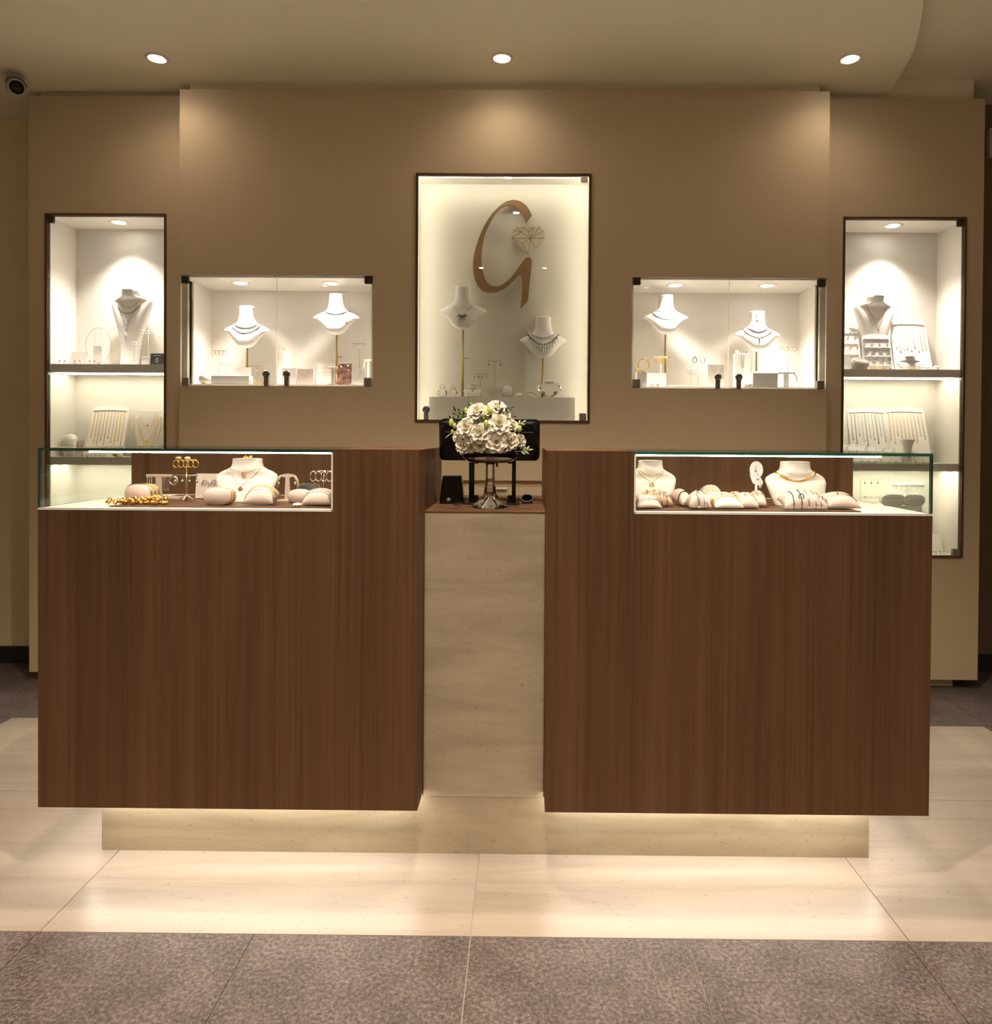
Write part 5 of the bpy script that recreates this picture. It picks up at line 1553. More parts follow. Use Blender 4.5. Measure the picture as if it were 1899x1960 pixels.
# cushions and bangles
xc, w_, h = S(392, 443, 934, 0.075)
d1 = drum(xc, 0.085, cz, w_, h, 0.05, 'oval pink cushion with three rose gold bangles before the filigree card')
for q in (-0.010, 0.004, 0.016): bangle(d1, q, 'thin rose gold bangle on the oval pink cushion', 'rose_gold', 0.0016, 'rose gold bangles on the oval cushion')
xc, w_, h = S(244, 295, 925, 0.13)
d2 = drum(xc, 0.14, czf, w_, h, 0.06, 'oval pink cushion with gold and silver bangles beside the gold bead pile', rz=-0.15)
for q, mt, r_, lb_ in ((-0.015, 'silver', 0.0026, 'silver'), (0.0, 'gold', 0.0030, 'thick gold'), (0.016, 'gold', 0.0020, 'slim gold')): bangle(d2, q, lb_ + ' bangle on the oval pink cushion beside the gold bead pile', mt, r_)
xc, w_, h = S(466, 527, 926, 0.075)
p1 = pillow(xc, 0.095, cz, 0.09, w_ * 0.96, h * 0.74, 'square pink pillow with gold and silver bracelets before the broad counter bust', rz=PI / 2 + 0.08, tx=0.2)
for a, mt, bd in ((-0.45, 'silver', None), (-0.1, 'silver', 0.0018), (0.25, 'gold', 0.0022), (0.5, 'gold', None)):
    bracelet(p1, a, mt + (' beaded' if bd else ' smooth') + ' bracelet on the square pink pillow before the broad bust', mt, 0.0018, beads=bd)
xc, w_, h = S(553, 591, 938, 0.16)
d3 = drum(xc, 0.17, cz, w_, h, 0.05, 'oval pink cushion with silver bangles behind the white flower')
for q in (-0.012, 0.004): bangle(d3, q, 'silver bangle on the oval pink cushion behind the white flower', 'silver', 0.0016, 'bangles behind the white flower')
xc, w_, h = S(579, 640, 936, 0.075)
xc = min(xc, XCL - 0.006 - w_ / 2)
p2 = pillow(xc, 0.09, cz, 0.08, w_ * 0.96, h * 0.82, 'round pink pillow with crystal bracelet at the end of the glass case', 'pink_leather', rz=PI / 2 - 0.04, tx=0.2)
for a in (-0.4, 0.0, 0.4): bracelet(p2, a, 'crystal set silver bracelet on the round pink pillow', 'silver', 0.0016, 'crystal bracelets on the round pillow', beads=0.0019)
xc, w_, h = S(570, 614, 926, 0.24)
d4 = drum(xc, 0.245, cz, w_, h, 0.03, 'dark round cushion with gold studded bangle behind the pink cushions', 'black_card')
bangle(d4, -0.006, 'gold studded bangle on the dark round cushion', 'gold', 0.0025, beads=0.0022)
m = MB()
for k in range(5):
    a = k * 2 * PI / 5
    m.ball((0.0075 * math.cos(a), 0.0075 * math.sin(a), 0.005), 0.006, 8, 5, sz=0.7)
m.ball((0, 0, 0.007), 0.004, 8, 5)
t = m.build('flower_dish', 'white_leather', None, True); t.location = (at(569, 970, 0.05)[0], 0.052, cz); tag(t, 'tiny white flower shaped ring dish before the pink cushions', 'dish')
# T stands
xcT, hT = 0, 0
xc, w_, h = S(528, 569, 907, 0.20)
t = thing('earring_t_stand', 'pink beige T stand with crystal studs beside the broad counter bust', 'stand', (xc, 0.21, cz))
MB().prism([(-w_ * 0.14, 0.004), (w_ * 0.14, 0.004), (w_ * 0.09, h * 0.86), (w_ * 0.34, h * 0.90), (w_ * 0.28, h * 0.97), (0, h), (-w_ * 0.28, h * 0.97), (-w_ * 0.34, h * 0.90), (-w_ * 0.09, h * 0.86)], -0.004, 0.004).build('post', 'pink_leather', t, bevel=0.001)
MB().box(-w_ * 0.42, w_ * 0.42, -0.016, 0.016, 0, 0.005).build('base', 'pink_leather', t, bevel=0.001)
for s_ in (-1, 1):
    MB().tube([(s_ * w_ * 0.32, 0, h * 0.93), (s_ * w_ * 0.46, 0, h * 0.75), (s_ * w_ * 0.5, 0, h * 0.5)], 0.0035, 6).build('arm', 'pink_leather', t, True)
    earring(xc + s_ * w_ * 0.38, 0.203, cz + h * 0.86, 'drop', 'silver', 'crystal drop earring on the pink beige T stand', 'crystals on the beige T stand', 'chrome')
xc, w_, h = S(280, 329, 908, 0.26)
t = thing('earring_t_stand', 'pink beige T stand hung with crystal strands behind the gold bead pile', 'stand', (xc, 0.26, cz))
MB().box(-w_ * 0.12, w_ * 0.12, -0.004, 0.004, 0.005, h - 0.004).build('post', 'pink_leather', t, bevel=0.001)
MB().box(-w_ * 0.5, w_ * 0.5, -0.004, 0.004, h - 0.008, h).build('bar', 'pink_leather', t, bevel=0.002)
MB().box(-w_ * 0.2, w_ * 0.9, -0.02, 0.02, 0, 0.007).build('base', 'pink_leather', t, bevel=0.001)
for s_ in (-1, 1):
    tt = thing('strand_earring', 'long crystal strand earring on the beige T stand behind the gold beads', 'earring', (xc + s_ * w_ * 0.32, 0.252, cz + h - 0.004), 0, 'crystal strand earrings')
    for k in range(3):
        m = MB()
        for q in range(11): m.ball(((-1 + k) * 0.006, 0, -0.004 * q - 0.002), 0.0019, 6, 4)
        m.build('strand', 'chrome', tt)
xx = at(334, 918, 0.255)[0]
tt = thing('hoop_earring', 'silver hoop earring beside the crystal strands', 'earring', (xx, 0.25, cz + h - 0.006), 0, None)
MB().tube([(0.0115 * math.sin(a * PI / 10), 0, -0.011 + 0.0115 * math.cos(a * PI / 10)) for a in range(20)], 0.0028, 6, closed=True).build('hoop', 'silver', tt, True)
xa_ = at(305, 910, 0.31)[0]
t = thing('acrylic_riser', 'clear acrylic bar riser behind the crystal strands', 'riser', (at(327, 910, 0.33)[0], 0.33, cz))
wA = 95 * px(0.33); hA = at(327, 908, 0.33)[1] - cz
MB().box(-wA / 2, wA / 2, -0.006, 0.006, hA - 0.014, hA).build('bar', 'acrylic', t, bevel=0.001)
for s_ in (-1, 1): MB().box(s_ * wA * 0.3 - 0.004, s_ * wA * 0.3 + 0.004, -0.004, 0.004, 0, hA - 0.014).build('leg', 'acrylic', t)
# gold earring tree
xT = at(357, 960, 0.20)[0]
zT = at(357, 880, 0.20)[1]; zM = at(357, 910, 0.20)[1]
t = thing('earring_tree', 'gold earring tree with gold hoops on top and silver drops below', 'stand', (xT, 0.20, cz))
MB().tube([(0, 0, 0), (0, 0, zT - cz)], 0.0022, 8).build('pole', 'gold', t, True)
MB().tube([(-0.030, 0, zT - cz), (0.030, 0, zT - cz)], 0.0014, 6).build('top_bar', 'gold', t, True)
MB().tube([(-0.034, 0, zM - cz), (0.034, 0, zM - cz)], 0.0014, 6).build('lower_bar', 'silver', t, True)
for k in range(3):
    a = 2 * PI * k / 3 + 0.4
    MB().tube([(0, 0, 0.016), (0.018 * math.cos(a), 0.018 * math.sin(a), 0.003)], 0.0028, 6).build('foot', 'pink_leather', t, True)
for k in range(5):
    xx = xT - 0.028 + 0.014 * k
    earring(xx, 0.196, zT - 0.001, 'hoop', 'gold', 'gold hoop on the top bar of the gold earring tree', 'gold hoops on the tree')
for k in range(4):
    xx = xT - 0.031 + 0.0207 * k
    earring(xx, 0.196, zM, 'drop', 'silver', 'silver drop on the lower bar of the gold earring tree', 'silver drops on the tree', 'silver')
for k, (du, s_) in enumerate(((-16, 1), (2, 1.2))):
    tt = MB().ball((0, 0, 0.004), 0.006, 8, 6, sx=1.6, sz=0.7).build('clip', ['pink_leather', 'print_white'][k], None, True)
    tt.location = (xT + du * 0.00145, 0.20, zT + 0.001); tag(tt, ['pale pink petal clip on the gold earring tree', 'grey leaf clip on the gold earring tree'][k], 'clip')
# silver hoop tree
xT = at(620, 940, 0.24)[0]; zT = at(620, 900, 0.24)[1]
t = thing('hoop_tree', 'copper pole stand of silver hoops at the end of the glass case', 'stand', (xT, 0.24, cz))
MB().tube([(0, 0, 0), (0, 0, zT - cz)], 0.0022, 8).build('pole', 'rose_gold', t, True)
MB().lathe([(0.016, 0), (0.016, 0.003)], 16).build('base', 'rose_gold', t)
MB().tube([(-0.033, 0, zT - cz - 0.002), (0.022, 0, zT - cz - 0.002)], 0.0014, 6).build('bar', 'rose_gold', t, True)
for k in range(4):
    tt = thing('hoop_earring', 'broad silver hoop earring on the copper pole stand', 'earring', (xT - 0.030 + 0.016 * k, 0.235, zT - 0.002), 0, 'broad silver hoops')
    MB().tube([(0.0085 * math.sin(a * PI / 10), 0, -0.016 + 0.0145 * math.cos(a * PI / 10)) for a in range(20)], 0.0024, 6, closed=True).build('hoop', 'silver', tt, True)
# gold bead pile: loose gold bracelets
random.seed(3)
for b in range(5):
    u = 222 + b * 21
    x_ = at(u, 965, 0.07)[0]; y_ = 0.075 + 0.012 * (b % 2)
    tt = thing('gold_bead_bracelet', 'chunky gold bead bracelet lying coiled in the gold pile', 'bracelet', (x_, y_, czf if x_ < X0 + 0.165 else cz), random.uniform(0, 3), 'gold bracelets in the pile')
    for k in range(16):
        a = 2 * PI * k / 16
        r_ = random.uniform(0.0042, 0.0065)
        o = shared(('gbead',), lambda: MB().ball((0, 0, 0), 1.0, 8, 6), 'bead', 'gold', tt, True)
        o.location = (0.020 * math.cos(a) + random.uniform(-.003, .003), 0.013 * math.sin(a) + random.uniform(-.002, .002), r_ + random.choice((0, 0, 0.008, 0.012)) * (0.5 + 0.2 * b))
        o.scale = (r_, r_, r_)
finger_ring(at(226, 953, 0.16)[0], 0.16, czf, 'silver ring standing on the white case floor behind the gold pile', 'silver', None, 0.006)

# ================================================================== counter case with the bracelet pillows
xc, w_, h = S(1196, 1297, 882, 0.20)
lb = make_bust(LOW, max(xc, XCR + 0.006 + w_ * 0.49), 0.22, cz, w_ * 0.98, h, 'broad cream bust with two fine gold chains beside the dark wood end', 'cream_leather')
necklace(lb, .27, .80, .16, 'upper fine gold chain on the bust beside the dark wood end', 'gold', r=0.0008, vee=.7)
necklace(lb, .29, .79, .30, 'lower fine gold chain with disc on the bust beside the dark wood end', 'gold', r=0.0008, vee=.8, pend='ring')
xc, w_, h = S(1462, 1583, 884, 0.20)
lb = make_bust(LOW, xc, 0.20, cz, w_, h, 'broad cream bust with a thick gold collar among the bracelet pillows', 'cream_leather', rz=0.12)
necklace(lb, .33, .78, .22, 'thick gold collar on the broad bust among the bracelet pillows', 'gold', r=0.0030, cx=-.02)
necklace(lb, .28, .80, .09, 'fine rose gold chain above the thick gold collar', 'rose_gold', r=0.0007)
def PL(u0, u1, v0, y, d, lab, mat='pink_leather', rz=0.0, tilt=0.12, hk=1.0, end=False):
    xc, w_, h = S(u0, u1, v0, y)
    if end:      # long axis towards the customer, the rear end propped up
        return pillow(xc, y + 0.05, cz, 0.085, w_ * 0.96, h * 0.78 * hk, lab, mat, PI / 2 + rz, None, 0.0, tx=0.24)
    return pillow(xc, y + d * 0.45, cz, w_, d, h * hk * 0.93, lab, mat, rz, None, tilt)
p = PL(1216, 1270, 953, 0.035, 0.055, 'pale pink pillow with a silver bow bracelet beside the dark wood end', hk=0.9, end=True, rz=0.1)
bracelet(p, -0.1, 'silver bow bracelet with price tag on the pale pillow beside the wood end', 'silver', 0.0014, charm='tag')
bracelet(p, -0.35, 'plain silver bracelet on the pale pillow beside the wood end', 'silver', 0.0014)
p = PL(1222, 1292, 937, 0.10, 0.06, 'tan pillow with charm bracelets behind the pale pink pillow', 'tan_leather', tilt=0.1, hk=0.95)
for a, ch, mt in ((-0.45, 'stone', 'dark_silver'), (-0.05, 'stone', 'silver'), (0.3, 'ring', 'silver'), (0.6, 'stone', 'dark_silver')):
    bracelet(p, a, {'stone': 'stone charm', 'ring': 'ring charm'}[ch] + ' bracelet of ' + ('dark' if mt == 'dark_silver' else 'bright') + ' metal on the tan pillow', mt, 0.0016, charm=ch, group='bracelets on the tan pillow')
p = PL(1299, 1327, 940, 0.10, 0.055, 'pink pillow wearing a dark strap between tan pillow and silver cuff', tilt=0.12, end=True, rz=0.25)
bracelet(p, -0.1, 'dark strap bracelet on the pink pillow beside the silver cuff', 'black_cord', 0.0018)
p = PL(1319, 1364, 941, 0.04, 0.06, 'pink pillow wearing a silver cuff with plate', tilt=0.1)
bracelet(p, -0.15, 'silver cuff with stone on the pillow wearing a plate', 'silver', 0.003, charm='stone')
bracelet(p, 0.35, 'slim silver chain on the pillow wearing a plate', 'silver', 0.0013)
bracelet(p, 0.6, 'silver tag bracelet on the pillow wearing a plate', 'silver', 0.0013, charm='tag')
p = PL(1349, 1391, 931, 0.20, 0.06, 'pink pillow of pearl bracelets behind the others', tilt=0.1, end=True, rz=0)
for a in (-0.5, 0.0, 0.5): bracelet(p, a, 'pearl bracelet on the pink pillow behind the others', 'pearl', 0.0016, beads=0.0026, group='pearl bracelets')
p = PL(1366, 1427, 946, 0.035, 0.06, 'large pale pillow with two gold bangles before the ear shaped stand', 'cream_leather', tilt=0.15, hk=0.95, end=True, rz=0.08)
bracelet(p, -0.35, 'gold bangle on the large pale pillow', 'gold', 0.0016, 'gold bangles on the large pale pillow'); bracelet(p, 0.3, 'gold bangle on the large pale pillow', 'gold', 0.0016, 'gold bangles on the large pale pillow')
bracelet(p, 0.0, 'silver stone bracelet on the large pale pillow', 'silver', 0.0014, charm='stone')
p = PL(1418, 1461, 948, 0.045, 0.06, 'pink pillow with a fine cord bracelet beside the large pale pillow', tilt=0.12, end=True, rz=-0.12)
bracelet(p, 0.0, 'fine silver cord bracelet on the pillow beside the large pale one', 'silver', 0.0012, charm='ring')
bracelet(p, 0.4, 'rose gold bracelet on the pillow beside the large pale one', 'rose_gold', 0.0012)
p = PL(1446, 1478, 944, 0.10, 0.06, 'pink pillow with a copper cord below the ear shaped stand', tilt=0.12, end=True, rz=-0.2)
bracelet(p, -0.2, 'copper cord bracelet below the ear shaped stand', 'rose_gold', 0.0016, charm='ring')
bracelet(p, 0.3, 'silver ring bracelet below the ear shaped stand', 'silver', 0.0014, charm='stone')
p = PL(1394, 1432, 942, 0.16, 0.055, 'pink pillow with small stones behind the large pale pillow', tilt=0.1)
for a in (-0.3, 0.3): bracelet(p, a, 'small stone bracelet on the pillow behind the large pale one', 'silver', 0.0014, 'small stone bracelets', charm='stone')
p = PL(1500, 1590, 935, 0.035, 0.065, 'wide pink pillow with dark cord bracelets before the gold collar bust', tilt=0.3, hk=0.72)
for a, mt, ch in ((-0.55, 'black_cord', None), (-0.2, 'black_cord', 'ring'), (0.1, 'rose_gold', 'tag'), (0.4, 'silver', 'tag'), (0.62, 'silver', 'ring')):
    bracelet(p, a, {'black_cord': 'dark cord', 'rose_gold': 'rose gold', 'silver': 'silver'}[mt] + ' bracelet' + (' with ' + ch if ch else '') + ' on the wide pink pillow', mt, 0.0014, charm=ch)
p = PL(1588, 1657, 945, 0.045, 0.06, 'pink pillow with a star bracelet at the white case end', tilt=0.15, hk=0.95, rz=-0.08, end=True)
bracelet(p, 0.15, 'rose gold star bracelet on the pillow at the white case end', 'rose_gold', 0.0012, charm='star')
bracelet(p, -0.15, 'slim cord bracelet with price tag on the pillow at the white case end', 'silver', 0.0012, charm='tag')
p = PL(1576, 1606, 941, 0.16, 0.05, 'white pillow with a black bangle beside the gold collar bust', 'cream_leather', tilt=0.05, hk=0.9)
bracelet(p, 0.0, 'black and gold bangle beside the gold collar bust', 'black_cord', 0.002, charm='stone')
# ear shaped stand
xc, w_, h = S(1437, 1462, 883, 0.17)
t = thing('ear_stand', 'flat grey ear shaped stand with a thin pole behind the pillows', 'stand', (xc, 0.18, cz))
pl = [(math.cos(a * PI / 9) * w_ * 0.5, h * 0.80 + math.sin(a * PI / 9) * h * 0.20) for a in range(-1, 11)] + [(-w_ * 0.46, h * 0.66), (-w_ * 0.30, h * 0.52), (0.0, h * 0.45), (w_ * 0.45, h * 0.47), (w_ * 0.5, h * 0.54), (w_ * 0.3, h * 0.64)]
MB().prism(pl, -0.003, 0.003).build('ear_plate', 'print_white', t)
MB().box(-0.003, 0.003, -0.002, 0.002, 0, h * 0.48).build('pole', 'print_white', t)
MB().box(-0.02, 0.02, -0.018, 0.018, 0, 0.004).build('base', 'print_white', t)
for k in range(3):
    earring(xc - 0.004 + 0.007 * k, 0.174, cz + h * (0.92 - 0.18 * k), 'drop', ['rose_gold', 'silver', 'silver'][k], 'tiny chain earring on the ear shaped stand', 'earrings on the ear stand', 'chrome')

# ================================================================== on the desk between the blocks
zd = ZS
# screen on its stand
ym = 0.36
xm = at(937, 845, ym)[0]
zmb = at(937, 881, ym)[1]
hm = at(937, 805, ym)[1] - zmb
wm = 190 * px(ym)
t = thing('pos_monitor', 'black touch screen seen from behind on a black frame stand behind the flowers', 'monitor', (xm, ym, zd))
zl_ = zmb - zd
lean = -0.16
def PM(a, b, n):     # a along width, b up the screen, n towards the customer
    return (a, -n * math.cos(lean) + b * math.sin(lean), zl_ + b * math.cos(lean) + n * math.sin(lean))
def rrect(w_, h, r, k=5):
    out = []
    for cx, cz_, a0 in ((w_ / 2 - r, r, -PI / 2), (w_ / 2 - r, h - r, 0), (-w_ / 2 + r, h - r, PI / 2), (-w_ / 2 + r, r, PI)):
        for i in range(k + 1):
            a = a0 + PI / 2 * i / k
            out.append((cx + r * math.cos(a), cz_ + r * math.sin(a)))
    return out
rings = []
for n_, k in ((-0.010, 1.0), (0.006, 1.0), (0.014, 0.965), (0.018, 0.90)):
    rings.append([PM(a * k, hm / 2 + (b - hm / 2) * k, n_) for a, b in rrect(wm, hm, 0.014)])
MB().loft(rings).build('housing', 'black_plastic', t, bevel=0.0)
MB().loft([[PM(a, b, n_) for a, b in rrect(wm + 0.004, hm + 0.004, 0.015)] for n_ in (-0.016, -0.009)]).build('bezel', 'matte_black', t)
for s_ in (-1, 1):
    for k in range(10):
        a = s_ * (wm / 2 - 0.020 - 0.0034 * k)
        m = MB().box(a - 0.0010, a + 0.0010, 0, 0.0008, hm * 0.73, hm * 0.75); m.v = [PM(p_[0], p_[2], 0.0178 + p_[1]) for p_ in m.v]
        m.build('vent_slot', 'grey_plastic', t)
    m = MB()
    q = PM(s_ * (wm / 2 - 0.016), hm * 0.92, 0.0165)
    m.ball(q, 0.0012, 6, 5).build('screw', 'grey_plastic', t, True)
for s_, ua, ub in ((-1, 898, 908), (1, 980, 987.5)):
    x0_ = at(ua, 920, ym)[0] - xm; x1_ = at(ub, 920, ym)[0] - xm
    p_ = MB().box(x0_, x1_, -0.006, 0.006, 0.004, zl_ + 0.02).build('stand_post', 'matte_black', t)
    xi0, xi1 = (x1_, x1_ + 0.013) if s_ < 0 else (x0_ - 0.013, x0_)
    MB().box(xi0, xi1, -0.006, 0.006, zl_ - 0.010, zl_ + 0.02).build('upper_bracket', 'matte_black', p_)
    MB().box(xi0, xi1, -0.020, 0.006, 0.004, 0.026).build('lower_bracket', 'matte_black', p_)
    fx0, fx1 = (x0_ - 0.014, xi1 + 0.004) if s_ < 0 else (xi0 - 0.006, x1_ + 0.012)
    MB().box(fx0, fx1, -0.045, 0.045, 0.0, 0.004).build('foot', 'matte_black', p_, bevel=0.001)
MB().tube([PM(0.022, 0.004, 0.0), (0.024, -0.002, zl_ - 0.02)], 0.003, 6).build('cable_stub', 'matte_black', t, True)
# black device and scanner
yd = 0.36
xc, w_, z0, h = span(843, 889, 910, 957, yd)
t = thing('speaker_box', 'black tapered box device beside the screen stand', 'device', (xc, yd, zd))
hh = z0 + h - zd
rings = []
for f_, k in ((0.0, 1.0), (0.1, 1.0), (0.9, 0.80), (0.97, 0.78), (1.0, 0.70)):
    rings.append([(a * k, b * k, hh * f_) for a, b in [(p_[0], p_[1] - w_ * 0.35) for p_ in rrect(w_, w_ * 0.7, 0.008)]])
MB().loft(rings).build('housing', 'black_plastic', t)
MB().box(-w_ * 0.30, w_ * 0.30, -w_ * 0.30, -w_ * 0.24, hh * 0.99, hh * 1.004).build('top_strip', 'grey_plastic', t)
MB().ball((-w_ * 0.12, -w_ * 0.42, 0.012), 0.007, 10, 8).build('knob', 'grey_plastic', t, True)
m = MB().tube([(at(870, 962, 0.31)[0], 0.31, zd + 0.0022), (at(884, 962, 0.33)[0], 0.33, zd + 0.0022), (at(892, 960, 0.36)[0], 0.37, zd + 0.0022)], 0.0022, 6)
tag(m.build('cable', 'black_cord', None, True), 'short black cable lying before the screen stand', 'cable')
ysn = 0.375
xc, w_, z0, h = span(996, 1022, 942, 959, ysn)
t = thing('desk_scanner', 'small round black scanner beside the screen stand', 'scanner', (xc, ysn, zd))
rings = []
R_ = w_ / 2
for d_, k in ((0.012, 0.75), (-0.002, 1.0), (-0.008, 1.0), (-0.011, 0.9), (-0.010, 0.78), (-0.006, 0.76)):
    rings.append([(R_ * k * math.cos(2 * PI * i / 28), d_, 0.004 + R_ * 0.62 + R_ * 0.62 * k * math.sin(2 * PI * i / 28)) for i in range(28)])
MB().loft(rings).build('housing', 'grey_plastic', t, True)
rings = [[(R_ * k * math.cos(2 * PI * i / 28), -0.0075, 0.004 + R_ * 0.62 + R_ * 0.62 * k * math.sin(2 * PI * i / 28)) for i in range(28)] for k in (0.76, 0.1)]
MB().loft(rings).build('window', 'lens_black', t)
MB().box(-R_ * 0.8, R_ * 0.8, -0.012, 0.014, 0, 0.005).build('base', 'matte_black', t, bevel=0.001)

# vase
yv = 0.225
xv = at(938, 950, yv)[0]
s_ = px(yv)
ZV = lambda v: at(938, v, yv)[1] - zd
t = thing('pedestal_vase', 'clear cut glass pedestal bowl holding the white flowers', 'vase', (xv, yv, zd))
zk = ZV(943); zk2 = ZV(930); zst = ZV(886); zbw = ZV(866)
R0 = 34 * s_
MB().lathe([(0.0008, zk * 0.7), (R0 * 0.30, zk * 0.45), (R0 * 0.80, 0.004), (R0 * 0.93, 0), (R0, 0.001), (R0, 0.005), (R0 * 0.92, 0.010), (R0 * 0.62, zk * 0.55), (R0 * 0.33, zk)], 12).build('foot', 'crystal', t)
MB().lathe([(R0 * 0.34, zk), (R0 * 0.30, zk2), (R0 * 0.26, zk2 + 0.002), (R0 * 0.25, zst - 0.004), (R0 * 0.30, zst)], 12).build('stem', 'crystal', t)
RB = 56 * s_
MB().lathe([(R0 * 0.3, zst), (RB * 0.72, zst + 0.002), (RB * 0.93, zst + (zbw - zst) * 0.5), (RB, zbw), (RB * 0.985, zbw), (RB * 0.90, zst + (zbw - zst) * 0.52), (RB * 0.68, zst + 0.006), (0.004, zst + 0.005)], 36).build('bowl', 'crystal', t, True)

# flowers
def petal_mesh(L, W, cup, curl, wav, seed):
    rnd = random.Random(seed)
    nu, nv = 7, 6
    vs = []; fs = []
    ph = rnd.uniform(0, 6)
    for j in range(nv):
        v_ = j / (nv - 1)
        wd = W * (0.35 + 0.65 * math.sin(PI * min(1, 0.15 + 0.62 * v_))) * (1 if v_ < 0.85 else 1 - 0.8 * (v_ - 0.85))
        for i in range(nu):
            u_ = -1 + 2 * i / (nu - 1)
            x_ = u_ * wd / 2
            z_ = L * v_ * (1 - 0.10 * u_ * u_ * v_)
            y_ = cup * L * (v_ * (1.6 - v_)) * -1 + 0.30 * W * u_ * u_ * (0.5 + v_ * 0.3) * -1 * (1 if cup > 0 else 0.5) + curl * L * max(0, v_ - 0.6) ** 2 * 6 + wav * W * math.sin(u_ * 7 + ph) * v_ * v_
            vs.append((x_, y_, z_))
    for j in range(nv - 1):
        for i in range(nu - 1):
            fs.append((j * nu + i, j * nu + i + 1, (j + 1) * nu + i + 1, (j + 1) * nu + i))
    o = len(vs)
    vs += [(a, b + 0.0006, c) for a, b, c in vs]
    fs += [tuple(reversed([k + o for k in f])) for f in fs]
    return MB().add(vs, fs)
def bloom(x, y, z, r, nrm, label, mat='petal_white', open_=1.0, group='white blooms in the glass bowl', heart=True, frill=0.05):
    t = bpy.data.objects.new('white_bloom', None); t.empty_display_size = 0.01
    C.objects.link(t); WLOC[t.name] = (x, y, z)
    t['label'] = label; t['category'] = 'flower'; t['group'] = group
    t.location = (x, y, z)
    t.rotation_euler = Vector(nrm).to_track_quat('Z', 'Y').to_euler()
    rings_ = ((4, 0.50, 0.50, 0.30), (5, 0.72, 0.62, 0.62), (6, 0.92, 0.72, 0.98), (7, 1.02, 0.78, 1.32))
    for q, (n_, L, W, ang) in enumerate(rings_):
        for k in range(n_):
            key = ('petal', q, k % 3, mat, frill)
            o = shared(key, lambda: petal_mesh(L, W, 0.16, 0.12 if q > 1 else -0.05, frill, q * 10 + k), 'petal', mat, t, True)
            a = 2 * PI * k / n_ + q * 0.5 + (x * 97 + z * 31)
            o.scale = (r, r, r)
            o.rotation_mode = 'XYZ'
            # petal leans outwards by ang from the flower axis
            M_ = Matrix.Rotation(a, 4, 'Z') @ Matrix.Rotation(-ang * open_, 4, 'X')
            o.rotation_euler = M_.to_euler()
            o.location = (0, 0, -0.25 * r)
    if heart:
        MB().ball((0, 0, r * 0.02), r * 0.16, 8, 6, sz=1.2).build('heart', 'petal_heart', t, True)
    return t
def fl(cx, cy, r, depth, lab, **kw):
    u = 790 + cx / 6.782; v = 750 + cy / 6.782
    y_ = yv - depth
    x_, z_ = at(u, v, y_)
    ctr = Vector((xv, yv, zd + ZV(850)))
    nrm = Vector((x_, y_, z_)) - ctr
    nrm = nrm.normalized() + Vector((0, -0.55, 0.05))
    return bloom(x_, y_, z_, 1.14 * r / 6.782 * px(y_), nrm, lab, **kw)
fl(862, 540, 132, 0.085, 'open white bloom with green heart at the middle of the bouquet', open_=1.0)
fl(1120, 430, 145, 0.080, 'large cream white bloom with folded heart beside the middle bloom', heart=False, open_=0.85)
fl(700, 470, 135, 0.070, 'ruffled pinkish white bloom on the black box side of the bouquet', heart=False, frill=0.12, open_=0.9)
fl(835, 265, 140, 0.040, 'white bloom near the top on the black box side', open_=0.9, heart=False)
fl(1090, 205, 120, 0.030, 'white bloom at the very top of the bouquet', open_=0.9, heart=False)
fl(1085, 660, 135, 0.085, 'white bloom hanging over the bowl rim below the large cream bloom', open_=1.0, heart=False)
fl(1265, 640, 120, 0.055, 'frilly white bloom over the rim on the scanner side', heart=False, frill=0.12)
fl(650, 700, 110, 0.060, 'frilly white bloom over the rim on the black box side', heart=False, frill=0.12)
fl(590, 575, 90, 0.040, 'small ruffled white bloom beside the black box side leaves', heart=False, frill=0.12)
fl(1400, 640, 90, 0.025, 'small ruffled white bloom at the scanner side edge', heart=False, frill=0.12)
fl(880, 700, 95, 0.075, 'pale green bloom low over the bowl rim', mat='petal_cream', open_=0.8, heart=False)
fl(1300, 430, 85, 0.030, 'small starry white bloom beside the large cream bloom', heart=False, open_=1.1)
fl(985, 270, 95, 0.055, 'pale yellow green bloom near the top of the bouquet', mat='petal_cream', open_=0.7, heart=False)
fl(745, 610, 85, 0.075, 'small white bloom tucked below the ruffled pinkish one', heart=False, frill=0.1)
fl(990, 560, 80, 0.060, 'small white bloom tucked between the middle bloom and the rim', heart=False, frill=0.1)
fl(1180, 560, 80, 0.060, 'small white bloom tucked under the large cream bloom', heart=False, frill=0.1)
fl(960, 420, 80, 0.050, 'small white bloom tucked above the middle bloom', heart=False, frill=0.1)
fl(960, 350, 90, 0.035, 'white bloom tucked behind the pale yellow green one', heart=False)
fl(1200, 310, 85, 0.030, 'white bloom tucked between the top bloom and the large cream one', heart=False, frill=0.1)
fl(720, 350, 80, 0.030, 'white bloom tucked behind the ruffled pinkish one', heart=False)
fl(760, 720, 80, 0.065, 'small white bloom resting on the rim beside the pale green one', heart=False, frill=0.1)
fl(990, 720, 75, 0.070, 'small white bloom resting on the rim between green and white', heart=False, frill=0.1)
fl(1180, 720, 75, 0.065, 'small white bloom resting on the rim towards the scanner', heart=False, frill=0.1)
